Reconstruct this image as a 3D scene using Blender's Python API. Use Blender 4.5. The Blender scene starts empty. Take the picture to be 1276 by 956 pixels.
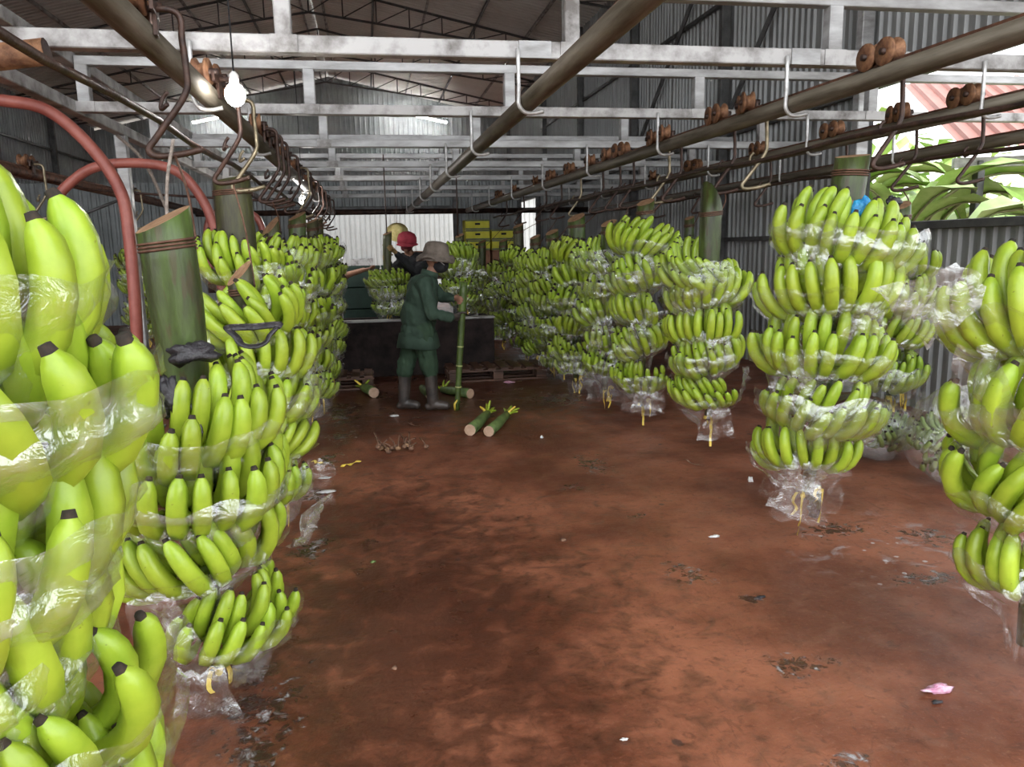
import bpy, bmesh, math, random
import numpy as np
from mathutils import Vector, Matrix, Euler, noise

R = math.radians
PI = math.pi
rnd = random.Random(7)
S = bpy.context.scene
C = S.collection

# ------------------------------------------------------------------ camera
F_PX, W_PX = 960.0, 1276.0
cam_data = bpy.data.cameras.new('camera')
cam_data.sensor_fit = 'HORIZONTAL'
cam_data.sensor_width = 36.0
cam_data.lens = 36.0 * F_PX / W_PX
cam_data.clip_start = 0.02
cam_data.clip_end = 400
cam = bpy.data.objects.new('camera', cam_data)
C.objects.link(cam)
cam.matrix_world = Matrix(((0.98315987, 0.05068473, -0.17557824, 0.0),
                           (-0.18168328, 0.16755236, -0.96897750, 0.0),
                           (-0.01969381, 0.98455943, 0.17393932, 1.5),
                           (0, 0, 0, 1)))
S.camera = cam

# ------------------------------------------------------------------ world, exposure
world = bpy.data.worlds.new('overcast_sky')
S.world = world
world.use_nodes = True
bg = world.node_tree.nodes['Background']
bg.inputs['Color'].default_value = (0.93, 0.97, 1.0, 1)
bg.inputs['Strength'].default_value = 1.5
S.view_settings.view_transform = 'Standard'
S.view_settings.look = 'None'
S.view_settings.gamma = 1.0
S.view_settings.use_curve_mapping = False
S.view_settings.exposure = 1.5
S.cycles.max_bounces = 6
S.cycles.diffuse_bounces = 4
S.cycles.transparent_max_bounces = 12
S.cycles.adaptive_threshold = 0.04
S.cycles.caustics_reflective = False
S.cycles.caustics_refractive = False
S.cycles.sample_clamp_indirect = 6.0


# ------------------------------------------------------------------ materials
def new_mat(name):
    m = bpy.data.materials.new(name)
    m.use_nodes = True
    nt = m.node_tree
    b = nt.nodes['Principled BSDF']
    return m, nt, b


def mat(name, c1, c2=None, rough=0.6, metal=0.0, scale=8.0, detail=5.0, bump=0.0, bscale=None, lo=0.35, hi=0.65,
        vary=0.0, stretch=None, spec=None, coord='Object', speck=None):
    m, nt, b = new_mat(name)
    b.inputs['Roughness'].default_value = rough
    b.inputs['Metallic'].default_value = metal
    if spec is not None:
        b.inputs['Specular IOR Level'].default_value = spec
    c1 = (*c1, 1)
    c2 = (*(c2 or c1[:3]), 1)
    tc = nt.nodes.new('ShaderNodeTexCoord')
    src = tc.outputs[coord]
    if stretch:
        mp = nt.nodes.new('ShaderNodeMapping')
        mp.inputs['Scale'].default_value = stretch
        nt.links.new(src, mp.inputs['Vector'])
        src = mp.outputs['Vector']
    n = nt.nodes.new('ShaderNodeTexNoise')
    n.inputs['Scale'].default_value = scale
    n.inputs['Detail'].default_value = detail
    n.inputs['Roughness'].default_value = 0.6
    nt.links.new(src, n.inputs['Vector'])
    mr = nt.nodes.new('ShaderNodeMapRange')
    mr.inputs['From Min'].default_value = lo
    mr.inputs['From Max'].default_value = hi
    nt.links.new(n.outputs['Fac'], mr.inputs['Value'])
    mx = nt.nodes.new('ShaderNodeMix')
    mx.data_type = 'RGBA'
    mx.inputs[6].default_value = c1
    mx.inputs[7].default_value = c2
    nt.links.new(mr.outputs['Result'], mx.inputs[0])
    out = mx.outputs[2]
    if speck:
        ns = nt.nodes.new('ShaderNodeTexNoise')
        ns.inputs['Scale'].default_value = speck[0]
        ns.inputs['Detail'].default_value = 3
        nt.links.new(src, ns.inputs['Vector'])
        sr = nt.nodes.new('ShaderNodeMapRange')
        sr.inputs['From Min'].default_value = speck[1]
        sr.inputs['From Max'].default_value = speck[1] + 0.05
        sr.inputs['To Max'].default_value = 0.6
        nt.links.new(ns.outputs['Fac'], sr.inputs['Value'])
        ms = nt.nodes.new('ShaderNodeMix')
        ms.data_type = 'RGBA'
        ms.inputs[7].default_value = (*speck[2], 1)
        nt.links.new(sr.outputs[0], ms.inputs[0])
        nt.links.new(out, ms.inputs[6])
        out = ms.outputs[2]
    if vary:
        oi = nt.nodes.new('ShaderNodeObjectInfo')
        hs = nt.nodes.new('ShaderNodeHueSaturation')
        for k, (nm, a, z) in enumerate((('Value', 1 - vary, 1 + vary), ('Hue', 0.5 - 0.05 * vary, 0.5 + 0.05 * vary))):
            r2 = nt.nodes.new('ShaderNodeMapRange')
            r2.inputs['To Min'].default_value = a
            r2.inputs['To Max'].default_value = z
            nt.links.new(oi.outputs['Random'], r2.inputs['Value'])
            nt.links.new(r2.outputs['Result'], hs.inputs[nm])
        nt.links.new(out, hs.inputs['Color'])
        out = hs.outputs['Color']
    nt.links.new(out, b.inputs['Base Color'])
    if bump:
        n2 = nt.nodes.new('ShaderNodeTexNoise')
        n2.inputs['Scale'].default_value = bscale or scale * 4
        n2.inputs['Detail'].default_value = 4
        nt.links.new(src, n2.inputs['Vector'])
        bp = nt.nodes.new('ShaderNodeBump')
        bp.inputs['Strength'].default_value = bump
        bp.inputs['Distance'].default_value = 0.01
        nt.links.new(n2.outputs['Fac'], bp.inputs['Height'])
        nt.links.new(bp.outputs['Normal'], b.inputs['Normal'])
    return m


def film_mat(name, haze, gloss, tint=(1.0, 1.0, 1.0), bscale=30.0, bump=0.9):
    m, nt, b = new_mat(name)
    nt.nodes.remove(b)
    out = nt.nodes['Material Output']
    tc = nt.nodes.new('ShaderNodeTexCoord')
    n = nt.nodes.new('ShaderNodeTexNoise')
    n.inputs['Scale'].default_value = bscale
    n.inputs['Detail'].default_value = 4
    n.inputs['Distortion'].default_value = 1.2
    nt.links.new(tc.outputs['Object'], n.inputs['Vector'])
    bp = nt.nodes.new('ShaderNodeBump')
    bp.inputs['Strength'].default_value = bump
    bp.inputs['Distance'].default_value = 0.02
    nt.links.new(n.outputs['Fac'], bp.inputs['Height'])
    tr = nt.nodes.new('ShaderNodeBsdfTransparent')
    tr.inputs['Color'].default_value = (*tint, 1)
    gl = nt.nodes.new('ShaderNodeBsdfGlossy')
    gl.inputs['Roughness'].default_value = 0.09
    gl.inputs['Color'].default_value = (1, 1, 1, 1)
    nt.links.new(bp.outputs['Normal'], gl.inputs['Normal'])
    df = nt.nodes.new('ShaderNodeBsdfDiffuse')
    df.inputs['Color'].default_value = (1.0, 1.0, 1.0, 1)
    tl = nt.nodes.new('ShaderNodeBsdfTranslucent')
    tl.inputs['Color'].default_value = (1.0, 1.0, 1.0, 1)
    dm = nt.nodes.new('ShaderNodeMixShader')
    dm.inputs[0].default_value = 0.25
    nt.links.new(df.outputs[0], dm.inputs[1])
    nt.links.new(tl.outputs[0], dm.inputs[2])
    # haze follows the creases of the film
    n3 = nt.nodes.new('ShaderNodeTexNoise')
    n3.inputs['Scale'].default_value = bscale * 0.6
    n3.inputs['Detail'].default_value = 5
    n3.inputs['Distortion'].default_value = 2.0
    nt.links.new(tc.outputs['Object'], n3.inputs['Vector'])
    hr = nt.nodes.new('ShaderNodeMapRange')
    hr.inputs['From Min'].default_value = 0.52
    hr.inputs['From Max'].default_value = 0.72
    hr.inputs['To Min'].default_value = haze * 0.7
    hr.inputs['To Max'].default_value = haze * 3.2
    nt.links.new(n3.outputs['Fac'], hr.inputs['Value'])
    m1 = nt.nodes.new('ShaderNodeMixShader')
    nt.links.new(hr.outputs['Result'], m1.inputs[0])
    nt.links.new(tr.outputs[0], m1.inputs[1])
    nt.links.new(dm.outputs[0], m1.inputs[2])
    lw = nt.nodes.new('ShaderNodeLayerWeight')
    lw.inputs['Blend'].default_value = 0.5
    pw = nt.nodes.new('ShaderNodeMath')
    pw.operation = 'POWER'
    pw.inputs[1].default_value = 4.0
    nt.links.new(lw.outputs['Facing'], pw.inputs[0])
    fr = nt.nodes.new('ShaderNodeMath')
    fr.operation = 'MULTIPLY_ADD'
    fr.inputs[1].default_value = 0.22
    fr.inputs[2].default_value = gloss
    nt.links.new(pw.outputs[0], fr.inputs[0])
    m2 = nt.nodes.new('ShaderNodeMixShader')
    nt.links.new(fr.outputs[0], m2.inputs[0])
    nt.links.new(m1.outputs[0], m2.inputs[1])
    nt.links.new(gl.outputs[0], m2.inputs[2])
    nt.links.new(m2.outputs[0], out.inputs['Surface'])
    return m


def floor_mat():
    m, nt, b = new_mat('red_earth_concrete')
    N, L = nt.nodes.new, nt.links.new
    geo = N('ShaderNodeNewGeometry')
    pos = geo.outputs['Position']

    def nz(scale, detail=6, dist=0.0, rough=0.6, st=None):
        n = N('ShaderNodeTexNoise')
        n.inputs['Scale'].default_value = scale
        n.inputs['Detail'].default_value = detail
        n.inputs['Distortion'].default_value = dist
        n.inputs['Roughness'].default_value = rough
        if st:
            mp = N('ShaderNodeMapping')
            mp.inputs['Scale'].default_value = st
            L(pos, mp.inputs['Vector'])
            L(mp.outputs[0], n.inputs['Vector'])
        else:
            L(pos, n.inputs['Vector'])
        return n.outputs['Fac']

    def rng(v, a, z, t0=0.0, t1=1.0, smooth=True):
        r = N('ShaderNodeMapRange')
        r.inputs['From Min'].default_value = a
        r.inputs['From Max'].default_value = z
        r.inputs['To Min'].default_value = t0
        r.inputs['To Max'].default_value = t1
        if smooth:
            r.interpolation_type = 'SMOOTHSTEP'
        L(v, r.inputs['Value'])
        return r.outputs[0]

    def math_(op, a, c=None):
        n = N('ShaderNodeMath')
        n.operation = op
        for k, v in enumerate((a, c)):
            if v is None:
                continue
            if isinstance(v, (int, float)):
                n.inputs[k].default_value = v
            else:
                L(v, n.inputs[k])
        return n.outputs[0]

    def mix(f, a, c):
        n = N('ShaderNodeMix')
        n.data_type = 'RGBA'
        for k, v in ((0, f), (6, a), (7, c)):
            if isinstance(v, (int, float)):
                n.inputs[k].default_value = v
            elif isinstance(v, tuple):
                n.inputs[k].default_value = (*v, 1)
            else:
                L(v, n.inputs[k])
        return n.outputs[2]

    def blob(x, y, rx, ry):
        """soft mask 1 in an ellipse, edge broken by noise"""
        sx = N('ShaderNodeSeparateXYZ')
        L(pos, sx.inputs[0])
        u = math_('DIVIDE', math_('SUBTRACT', sx.outputs[0], x), rx)
        v = math_('DIVIDE', math_('SUBTRACT', sx.outputs[1], y), ry)
        d = math_('SQRT', math_('ADD', math_('MULTIPLY', u, u), math_('MULTIPLY', v, v)))
        return math_('SUBTRACT', 1.0, d)

    base = mix(rng(nz(1.3, 8), 0.38, 0.64), (0.125, 0.036, 0.017), (0.30, 0.108, 0.058))
    base = mix(rng(nz(9, 8, 0.6), 0.45, 0.75, 0, 0.55), base, (0.20, 0.09, 0.055))
    base = mix(rng(nz(60, 4), 0.55, 0.8, 0, 0.7), base, (0.28, 0.13, 0.08))
    base = mix(rng(nz(22, 7, 0.5, 0.75), 0.52, 0.66, 0, 0.55), base, (0.07, 0.024, 0.013))
    base = mix(rng(nz(5, 6, 2.5, 0.7, (2.5, 0.5, 1)), 0.60, 0.66, 0, 0.35), base, (0.065, 0.022, 0.012))
    base = mix(rng(nz(3.0, 7, 1.0, st=(1, 2.6, 1)), 0.60, 0.72, 0, 0.6), base, (0.05, 0.02, 0.012))
    # pale film of dried latex in the right foreground and near the bunches
    pale = math_('MULTIPLY', rng(blob(2.5, 3.2, 0.75, 0.8), 0.0, 0.8), rng(nz(7, 7, 0.8), 0.56, 0.70))
    base = mix(math_('MULTIPLY', pale, 0.75), base, (0.34, 0.30, 0.30))
    # small dark oil spots scattered over the floor
    vor = N('ShaderNodeTexVoronoi')
    vor.inputs['Scale'].default_value = 3.1
    L(pos, vor.inputs['Vector'])
    spot = rng(math_('ADD', vor.outputs['Distance'], math_('MULTIPLY', nz(30, 3), 0.09)), 0.085, 0.11, 1, 0)
    base = mix(math_('MULTIPLY', spot, 0.8), base, (0.045, 0.03, 0.025))
    v2 = N('ShaderNodeTexVoronoi')
    v2.inputs['Scale'].default_value = 13
    L(pos, v2.inputs['Vector'])
    drop = rng(math_('ADD', v2.outputs['Distance'], math_('MULTIPLY', nz(40, 3), 0.25)), 0.22, 0.30, 1, 0)
    drop = math_('MULTIPLY', drop, rng(math_('ADD', blob(2.45, 3.15, 0.6, 0.75), math_('MULTIPLY', math_('SUBTRACT', nz(4, 4), 0.5), 2.0)), 0.3, 0.7))
    base = mix(math_('MULTIPLY', drop, 0.8), base, (0.5, 0.47, 0.47))
    grain = nz(160, 2)
    base = mix(rng(grain, 0.62, 0.75, 0, 0.5), base, (0.26, 0.16, 0.12))
    # wet: puddles and damp areas with their own outlines
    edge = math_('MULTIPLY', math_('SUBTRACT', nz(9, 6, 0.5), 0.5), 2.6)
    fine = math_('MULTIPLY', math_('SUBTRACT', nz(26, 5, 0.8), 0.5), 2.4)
    wets = [(1.45, 2.33, .16, .09), (1.55, 2.86, .07, .06), (1.46, 5.05, .15, .38), (1.44, 3.95, .10, .07),
            (1.39, 3.15, .13, .16), (1.30, 1.82, .10, .06), (2.40, 2.88, .22, .12), (1.20, 4.55, .12, .1),
            (-.36, 3.9, .13, .28), (-.42, 2.42, .17, .45), (-.38, 4.75, .13, .22), (1.8, 7.35, .38, .5),
            (-.36, 5.6, .14, .35), (-.32, 7.2, .22, .6), (-.3, 6.3, .14, .25), (2.35, 3.5, .25, .15), (2.75, 3.3, .2, .2)]
    wet = None
    for w in wets:
        v = blob(*w)
        wet = v if wet is None else math_('MAXIMUM', wet, v)
    wet = rng(math_('ADD', wet, math_('ADD', math_('MULTIPLY', edge, 0.8), math_('MULTIPLY', fine, 1.5))), 0.35, 1.0)
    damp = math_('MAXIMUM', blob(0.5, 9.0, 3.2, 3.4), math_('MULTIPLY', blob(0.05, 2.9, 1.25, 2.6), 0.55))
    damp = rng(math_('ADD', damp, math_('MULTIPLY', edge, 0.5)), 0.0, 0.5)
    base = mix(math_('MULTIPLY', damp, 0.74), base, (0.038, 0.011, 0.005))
    base = mix(math_('MULTIPLY', wet, 0.75), base, (0.022, 0.012, 0.01))
    # foamy patches, and glints of light painted white into the puddle colour
    foam_glint = math_('MULTIPLY', math_('MULTIPLY', wet, rng(nz(14, 7, 1.0), 0.52, 0.68)), 0.6)
    base = mix(foam_glint, base, (0.6, 0.6, 0.63))
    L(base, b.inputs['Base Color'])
    rough = rng(nz(5, 6), 0.35, 0.7, 0.42, 0.62, False)
    rough = math_('SUBTRACT', rough, math_('MULTIPLY', damp, 0.17))
    n = N('ShaderNodeMix')
    n.data_type = 'FLOAT'
    L(wet, n.inputs[0])
    L(rough, n.inputs[2])
    n.inputs[3].default_value = 0.06
    L(n.outputs[0], b.inputs['Roughness'])
    b.inputs['Specular IOR Level'].default_value = 0.35
    bp = N('ShaderNodeBump')
    bp.inputs['Strength'].default_value = 0.35
    bp.inputs['Distance'].default_value = 0.01
    hgt = math_('ADD', nz(45, 6), math_('MULTIPLY', nz(6, 4), 1.5))
    hgt = math_('SUBTRACT', hgt, math_('MULTIPLY', wet, 0.2))
    L(hgt, bp.inputs['Height'])
    L(bp.outputs[0], b.inputs['Normal'])
    return m


M = {}
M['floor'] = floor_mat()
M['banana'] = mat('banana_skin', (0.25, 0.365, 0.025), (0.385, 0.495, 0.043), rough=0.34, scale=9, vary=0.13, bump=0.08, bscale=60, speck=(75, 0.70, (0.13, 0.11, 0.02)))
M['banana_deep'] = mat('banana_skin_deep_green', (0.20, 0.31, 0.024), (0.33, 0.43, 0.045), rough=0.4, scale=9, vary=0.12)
M['tip'] = mat('dried_flower_tip', (0.012, 0.009, 0.007), (0.04, 0.025, 0.015), rough=0.9, scale=60)
M['crown'] = mat('banana_crown', (0.16, 0.26, 0.03), (0.25, 0.34, 0.05), rough=0.5)
M['stalk'] = mat('banana_stalk', (0.024, 0.026, 0.009), (0.062, 0.096, 0.018), rough=0.42, scale=5, stretch=(3, 3, 0.7), bump=0.3, vary=0.2, speck=(9, 0.56, (0.05, 0.03, 0.012)))
M['stalk_brown'] = mat('banana_stalk_brown', (0.03, 0.025, 0.012), (0.075, 0.08, 0.022), rough=0.5, scale=6, stretch=(3, 3, 0.7), bump=0.25, vary=0.2)
M['cut'] = mat('cut_stalk_end', (0.36, 0.22, 0.12), (0.20, 0.10, 0.05), rough=0.7, scale=25)
M['film'] = film_mat('clear_plastic_film', 0.04, 0.13, bscale=22)
M['film_b'] = film_mat('creased_plastic_film', 0.075, 0.18, bscale=16)
M['film_far'] = film_mat('clear_plastic_film_far', 0.07, 0.14, bscale=18)
M['film_far_b'] = film_mat('creased_plastic_film_far', 0.12, 0.19, bscale=14)
M['film_milky'] = film_mat('milky_plastic_film', 0.17, 0.14, bscale=18)
M['black_plastic'] = mat('black_plastic', (0.010, 0.009, 0.011), (0.035, 0.031, 0.036), rough=0.42, scale=20, bump=0.6)
M['blue_plastic'] = mat('blue_plastic', (0.01, 0.17, 0.42), (0.05, 0.36, 0.62), rough=0.25, scale=25, bump=0.6)
M['yellow'] = mat('yellow_ribbon', (0.75, 0.52, 0.05), (0.88, 0.68, 0.15), rough=0.45, scale=30)
M['galv'] = mat('galvanised_steel', (0.20, 0.195, 0.19), (0.44, 0.44, 0.445), rough=0.45, metal=0.15, scale=4.5, detail=8, stretch=(0.6, 1, 2.0), bump=0.1, coord='Object')
M['galv_dirty'] = mat('weathered_steel', (0.10, 0.088, 0.08), (0.40, 0.39, 0.385), rough=0.55, metal=0.1, scale=5, detail=9, lo=0.34, hi=0.56)
M['rail'] = mat('worn_rail_pipe', (0.085, 0.07, 0.05), (0.21, 0.185, 0.145), rough=0.48, metal=0.5, scale=3, stretch=(6, 0.5, 6), bump=0.1)
M['rust'] = mat('rusty_iron', (0.045, 0.020, 0.013), (0.16, 0.07, 0.04), rough=0.62, metal=0.3, scale=14, bump=0.3)
M['rust_dark'] = mat('dark_rusty_iron', (0.022, 0.012, 0.010), (0.075, 0.038, 0.026), rough=0.5, metal=0.35, scale=14, bump=0.25)
M['wheel'] = mat('rusty_wheel', (0.10, 0.04, 0.02), (0.30, 0.15, 0.075), rough=0.65, metal=0.3, scale=20, bump=0.3)
M['brass'] = mat('worn_bright_steel', (0.16, 0.13, 0.08), (0.36, 0.30, 0.2), rough=0.4, metal=0.6, scale=15)
M['rebar'] = mat('hanger_rod_steel', (0.35, 0.34, 0.33), (0.6, 0.6, 0.6), rough=0.4, metal=0.4, scale=20)
M['sheet'] = mat('grey_corrugated_sheet', (0.20, 0.205, 0.205), (0.32, 0.325, 0.325), rough=0.5, metal=0.2, scale=1.6, detail=8, stretch=(1, 1, 0.35))
M['roof'] = mat('roof_sheet', (0.70, 0.69, 0.66), (0.82, 0.81, 0.78), rough=0.5, metal=0.2, scale=1.2, detail=8)
M['wall_dark'] = mat('dark_wall_sheet', (0.20, 0.22, 0.225), (0.33, 0.35, 0.355), rough=0.55, metal=0.2, scale=1.4, detail=8)
M['white_sheet'] = mat('white_sheet', (0.46, 0.46, 0.45), (0.54, 0.54, 0.53), rough=0.5, scale=2)
M['dark_steel'] = mat('dark_painted_steel', (0.055, 0.055, 0.055), (0.12, 0.12, 0.12), rough=0.5, metal=0.3, scale=6)
M['red_roof'] = mat('red_painted_sheet', (0.26, 0.075, 0.05), (0.34, 0.115, 0.08), rough=0.5, scale=2)
M['hose'] = mat('red_rubber_hose', (0.22, 0.055, 0.042), (0.34, 0.105, 0.08), rough=0.45, scale=7)
M['wood'] = mat('wet_pallet_wood', (0.05, 0.022, 0.013), (0.13, 0.06, 0.035), rough=0.5, scale=5, stretch=(0.5, 5, 5), bump=0.3)
M['tank'] = mat('dark_wet_concrete', (0.010, 0.007, 0.007), (0.035, 0.024, 0.022), rough=0.75, scale=7, detail=9, bump=0.3, spec=0.2)
M['water'] = mat('tank_water', (0.12, 0.14, 0.13), (0.2, 0.22, 0.2), rough=0.05, scale=4)
M['card'] = mat('brown_cardboard', (0.20, 0.085, 0.055), (0.30, 0.15, 0.09), rough=0.8, scale=5)
M['card_yellow'] = mat('yellow_carton', (0.52, 0.48, 0.03), (0.66, 0.62, 0.06), rough=0.7, scale=5)
M['card_dark'] = mat('printed_band', (0.10, 0.12, 0.06), (0.16, 0.18, 0.10), rough=0.7, scale=8)
M['jacket'] = mat('green_work_cloth', (0.019, 0.040, 0.026), (0.038, 0.070, 0.047), rough=0.85, scale=7, detail=7, bump=0.35, bscale=9)
M['trousers'] = mat('green_work_trousers', (0.017, 0.040, 0.021), (0.034, 0.068, 0.036), rough=0.85, scale=7, detail=7, bump=0.4, bscale=8)
M['boot'] = mat('grey_rubber_boot', (0.028, 0.023, 0.021), (0.085, 0.066, 0.056), rough=0.35, scale=9, bump=0.2)
M['skin'] = mat('skin', (0.24, 0.115, 0.07), (0.34, 0.175, 0.115), rough=0.55, scale=12)
M['glove'] = mat('dark_work_glove', (0.03, 0.026, 0.026), (0.08, 0.06, 0.05), rough=0.8, scale=12)
M['glove_tan'] = mat('tan_work_glove', (0.20, 0.12, 0.045), (0.32, 0.19, 0.07), rough=0.8, scale=12)
M['hat'] = mat('faded_hat_cloth', (0.10, 0.078, 0.062), (0.19, 0.155, 0.13), rough=0.9, scale=12, bump=0.3)
M['black_cloth'] = mat('black_cloth', (0.008, 0.008, 0.010), (0.025, 0.025, 0.028), rough=0.9, scale=9, bump=0.2)
M['red_cloth'] = mat('red_cap_cloth', (0.20, 0.012, 0.025), (0.33, 0.03, 0.05), rough=0.85, scale=14, bump=0.2)
M['mask_red'] = mat('dark_red_mask', (0.09, 0.012, 0.018), (0.16, 0.025, 0.03), rough=0.9, scale=14)
M['crate'] = mat('dark_green_plastic', (0.008, 0.035, 0.022), (0.016, 0.055, 0.035), rough=0.5, scale=6)
M['straw'] = mat('pale_straw_hat', (0.55, 0.45, 0.15), (0.7, 0.6, 0.28), rough=0.8, scale=30)
M['eye'] = mat('dark_eye', (0.01, 0.008, 0.008), rough=0.2)
M['rope'] = mat('fibre_rope', (0.16, 0.13, 0.11), (0.34, 0.29, 0.25), rough=0.9, scale=40, bump=0.4)
M['wire'] = mat('thin_wire', (0.08, 0.035, 0.022), (0.16, 0.08, 0.05), rough=0.6, metal=0.3, scale=30)
M['leaf'] = mat('banana_leaf', (0.20, 0.36, 0.05), (0.40, 0.55, 0.16), rough=0.45, scale=2.5, vary=0.15)
M['trunk'] = mat('banana_trunk', (0.10, 0.13, 0.04), (0.22, 0.2, 0.09), rough=0.6, scale=4)
M['ground'] = mat('outdoor_ground', (0.30, 0.24, 0.19), (0.42, 0.36, 0.3), rough=0.9, scale=0.8)
M['pink'] = mat('pink_wrapper', (0.55, 0.20, 0.34), (0.75, 0.5, 0.6), rough=0.3, scale=40, bump=0.5)
M['scrap'] = mat('pale_plastic_scrap', (0.62, 0.60, 0.58), (0.8, 0.8, 0.8), rough=0.3, scale=40, bump=0.5)
M['straw_brown'] = mat('dried_flower_stalks', (0.10, 0.05, 0.03), (0.24, 0.13, 0.08), rough=0.8, scale=20)
M['stalk_bright'] = mat('bright_bare_stalk', (0.04, 0.065, 0.014), (0.10, 0.15, 0.03), rough=0.45, scale=9)
M['cut_scar'] = mat('pale_scar', (0.42, 0.46, 0.16), (0.5, 0.5, 0.25), rough=0.6, scale=20)
M['white_plastic'] = mat('white_plastic', (0.7, 0.68, 0.66), rough=0.5)
em, _nt, _b = new_mat('lit_bulb_glass')
_b.inputs['Base Color'].default_value = (1, 1, 1, 1)
_b.inputs['Emission Color'].default_value = (1, 0.98, 0.95, 1)
_b.inputs['Emission Strength'].default_value = 30
em.cycles.emission_sampling = 'NONE'
M['bulb'] = em


# ------------------------------------------------------------------ mesh helpers
class MB:
    def __init__(self):
        self.v, self.f, self.m, self.sm = [], [], [], []

    def add(self, vs, fs, mi=0, smooth=False):
        o = len(self.v)
        self.v.extend([tuple(p) for p in vs])
        for q in fs:
            self.f.append(tuple(i + o for i in q))
            self.m.append(mi)
            self.sm.append(smooth)
        return self

    def box(self, c, s, rot=None, mi=0):
        hx, hy, hz = s[0] / 2, s[1] / 2, s[2] / 2
        b = min(hx, hy, hz) * 0.14
        vs = []
        # chamfered box: 24 verts
        for sx in (-1, 1):
            for sy in (-1, 1):
                for sz in (-1, 1):
                    vs += [Vector((sx * hx, sy * (hy - b), sz * (hz - b))), Vector((sx * (hx - b), sy * hy, sz * (hz - b))),
                           Vector((sx * (hx - b), sy * (hy - b), sz * hz))]
        idx = {}
        k = 0
        for sx in (-1, 1):
            for sy in (-1, 1):
                for sz in (-1, 1):
                    for a in range(3):
                        idx[(sx, sy, sz, a)] = k
                        k += 1
        fs = []
        for s_ in (-1, 1):
            q = [idx[(s_, y, z, 0)] for y, z in ((-1, -1), (1, -1), (1, 1), (-1, 1))]
            fs.append(q if s_ > 0 else q[::-1])
            q = [idx[(x, s_, z, 1)] for x, z in ((-1, -1), (-1, 1), (1, 1), (1, -1))]
            fs.append(q if s_ > 0 else q[::-1])
            q = [idx[(x, y, s_, 2)] for x, y in ((-1, -1), (1, -1), (1, 1), (-1, 1))]
            fs.append(q if s_ > 0 else q[::-1])
        for a, b2 in ((-1, -1), (-1, 1), (1, -1), (1, 1)):
            fs.append([idx[(-1, a, b2, 1)], idx[(1, a, b2, 1)], idx[(1, a, b2, 2)], idx[(-1, a, b2, 2)]])
            fs.append([idx[(a, -1, b2, 0)], idx[(a, 1, b2, 0)], idx[(a, 1, b2, 2)], idx[(a, -1, b2, 2)]])
            fs.append([idx[(a, b2, -1, 0)], idx[(a, b2, 1, 0)], idx[(a, b2, 1, 1)], idx[(a, b2, -1, 1)]])
        for sx in (-1, 1):
            for sy in (-1, 1):
                for sz in (-1, 1):
                    fs.append([idx[(sx, sy, sz, 0)], idx[(sx, sy, sz, 1)], idx[(sx, sy, sz, 2)]])
        if rot is not None:
            mt = Euler(rot).to_matrix() if not isinstance(rot, Matrix) else rot
            vs = [mt @ p for p in vs]
        c = Vector(c)
        return self.add([p + c for p in vs], fs, mi)

    def tube(self, path, rad, n=8, mi=0, caps=True, capm=None, smooth=True, flat=1.0):
        path = [Vector(p) for p in path]
        if not hasattr(rad, '__len__'):
            rad = [rad] * len(path)
        t0 = (path[1] - path[0]).normalized()
        ref = Vector((0, 0, 1)) if abs(t0.z) < 0.9 else Vector((1, 0, 0))
        nrm = t0.cross(ref).normalized()
        vs = []
        for i, p in enumerate(path):
            if i == 0:
                t = t0
            elif i == len(path) - 1:
                t = (path[i] - path[i - 1]).normalized()
            else:
                t = ((path[i + 1] - p).normalized() + (p - path[i - 1]).normalized())
                t = t.normalized() if t.length > 1e-6 else t0
            nrm = (nrm - t * nrm.dot(t)).normalized()
            bn = t.cross(nrm)
            for k in range(n):
                a = 2 * PI * k / n
                vs.append(p + (nrm * math.cos(a) + bn * math.sin(a) * flat) * rad[i])
        fs = []
        for i in range(len(path) - 1):
            for k in range(n):
                a, b2 = i * n + k, i * n + (k + 1) % n
                fs.append((a, b2, b2 + n, a + n))
        self.add(vs, fs, mi, smooth)
        if caps:
            o = len(self.v) - len(vs)
            L = len(path) - 1
            for base, rev in ((0, True), (L * n, False)):
                q = [o + base + k for k in range(n)]
                self.f.append(tuple(q[::-1] if rev else q))
                self.m.append(mi if capm is None else capm)
                self.sm.append(False)
        return self

    def lathe(self, prof, n=16, c=(0, 0, 0), mi=0, smooth=True, axis=None, wave=None):
        """prof: list of (r, z)"""
        c = Vector(c)
        q = Vector((0, 0, 1)).rotation_difference(Vector(axis).normalized()).to_matrix() if axis is not None else None
        vs = []
        for i, (r, z) in enumerate(prof):
            for k in range(n):
                a = 2 * PI * k / n
                rr, zz = r, z
                if wave:
                    rr, zz = wave(i, a, r, z)
                p = Vector((rr * math.cos(a), rr * math.sin(a), zz))
                vs.append((q @ p if q else p) + c)
        fs = []
        for i in range(len(prof) - 1):
            for k in range(n):
                a, b2 = i * n + k, i * n + (k + 1) % n
                fs.append((a, b2, b2 + n, a + n))
        self.add(vs, fs, mi, smooth)
        o = len(self.v) - len(vs)
        for base, rev in ((0, True), ((len(prof) - 1) * n, False)):
            if prof[0 if rev else -1][0] > 1e-5:
                w = [o + base + k for k in range(n)]
                self.f.append(tuple(w[::-1] if rev else w))
                self.m.append(mi)
                self.sm.append(smooth)
        return self

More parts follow.
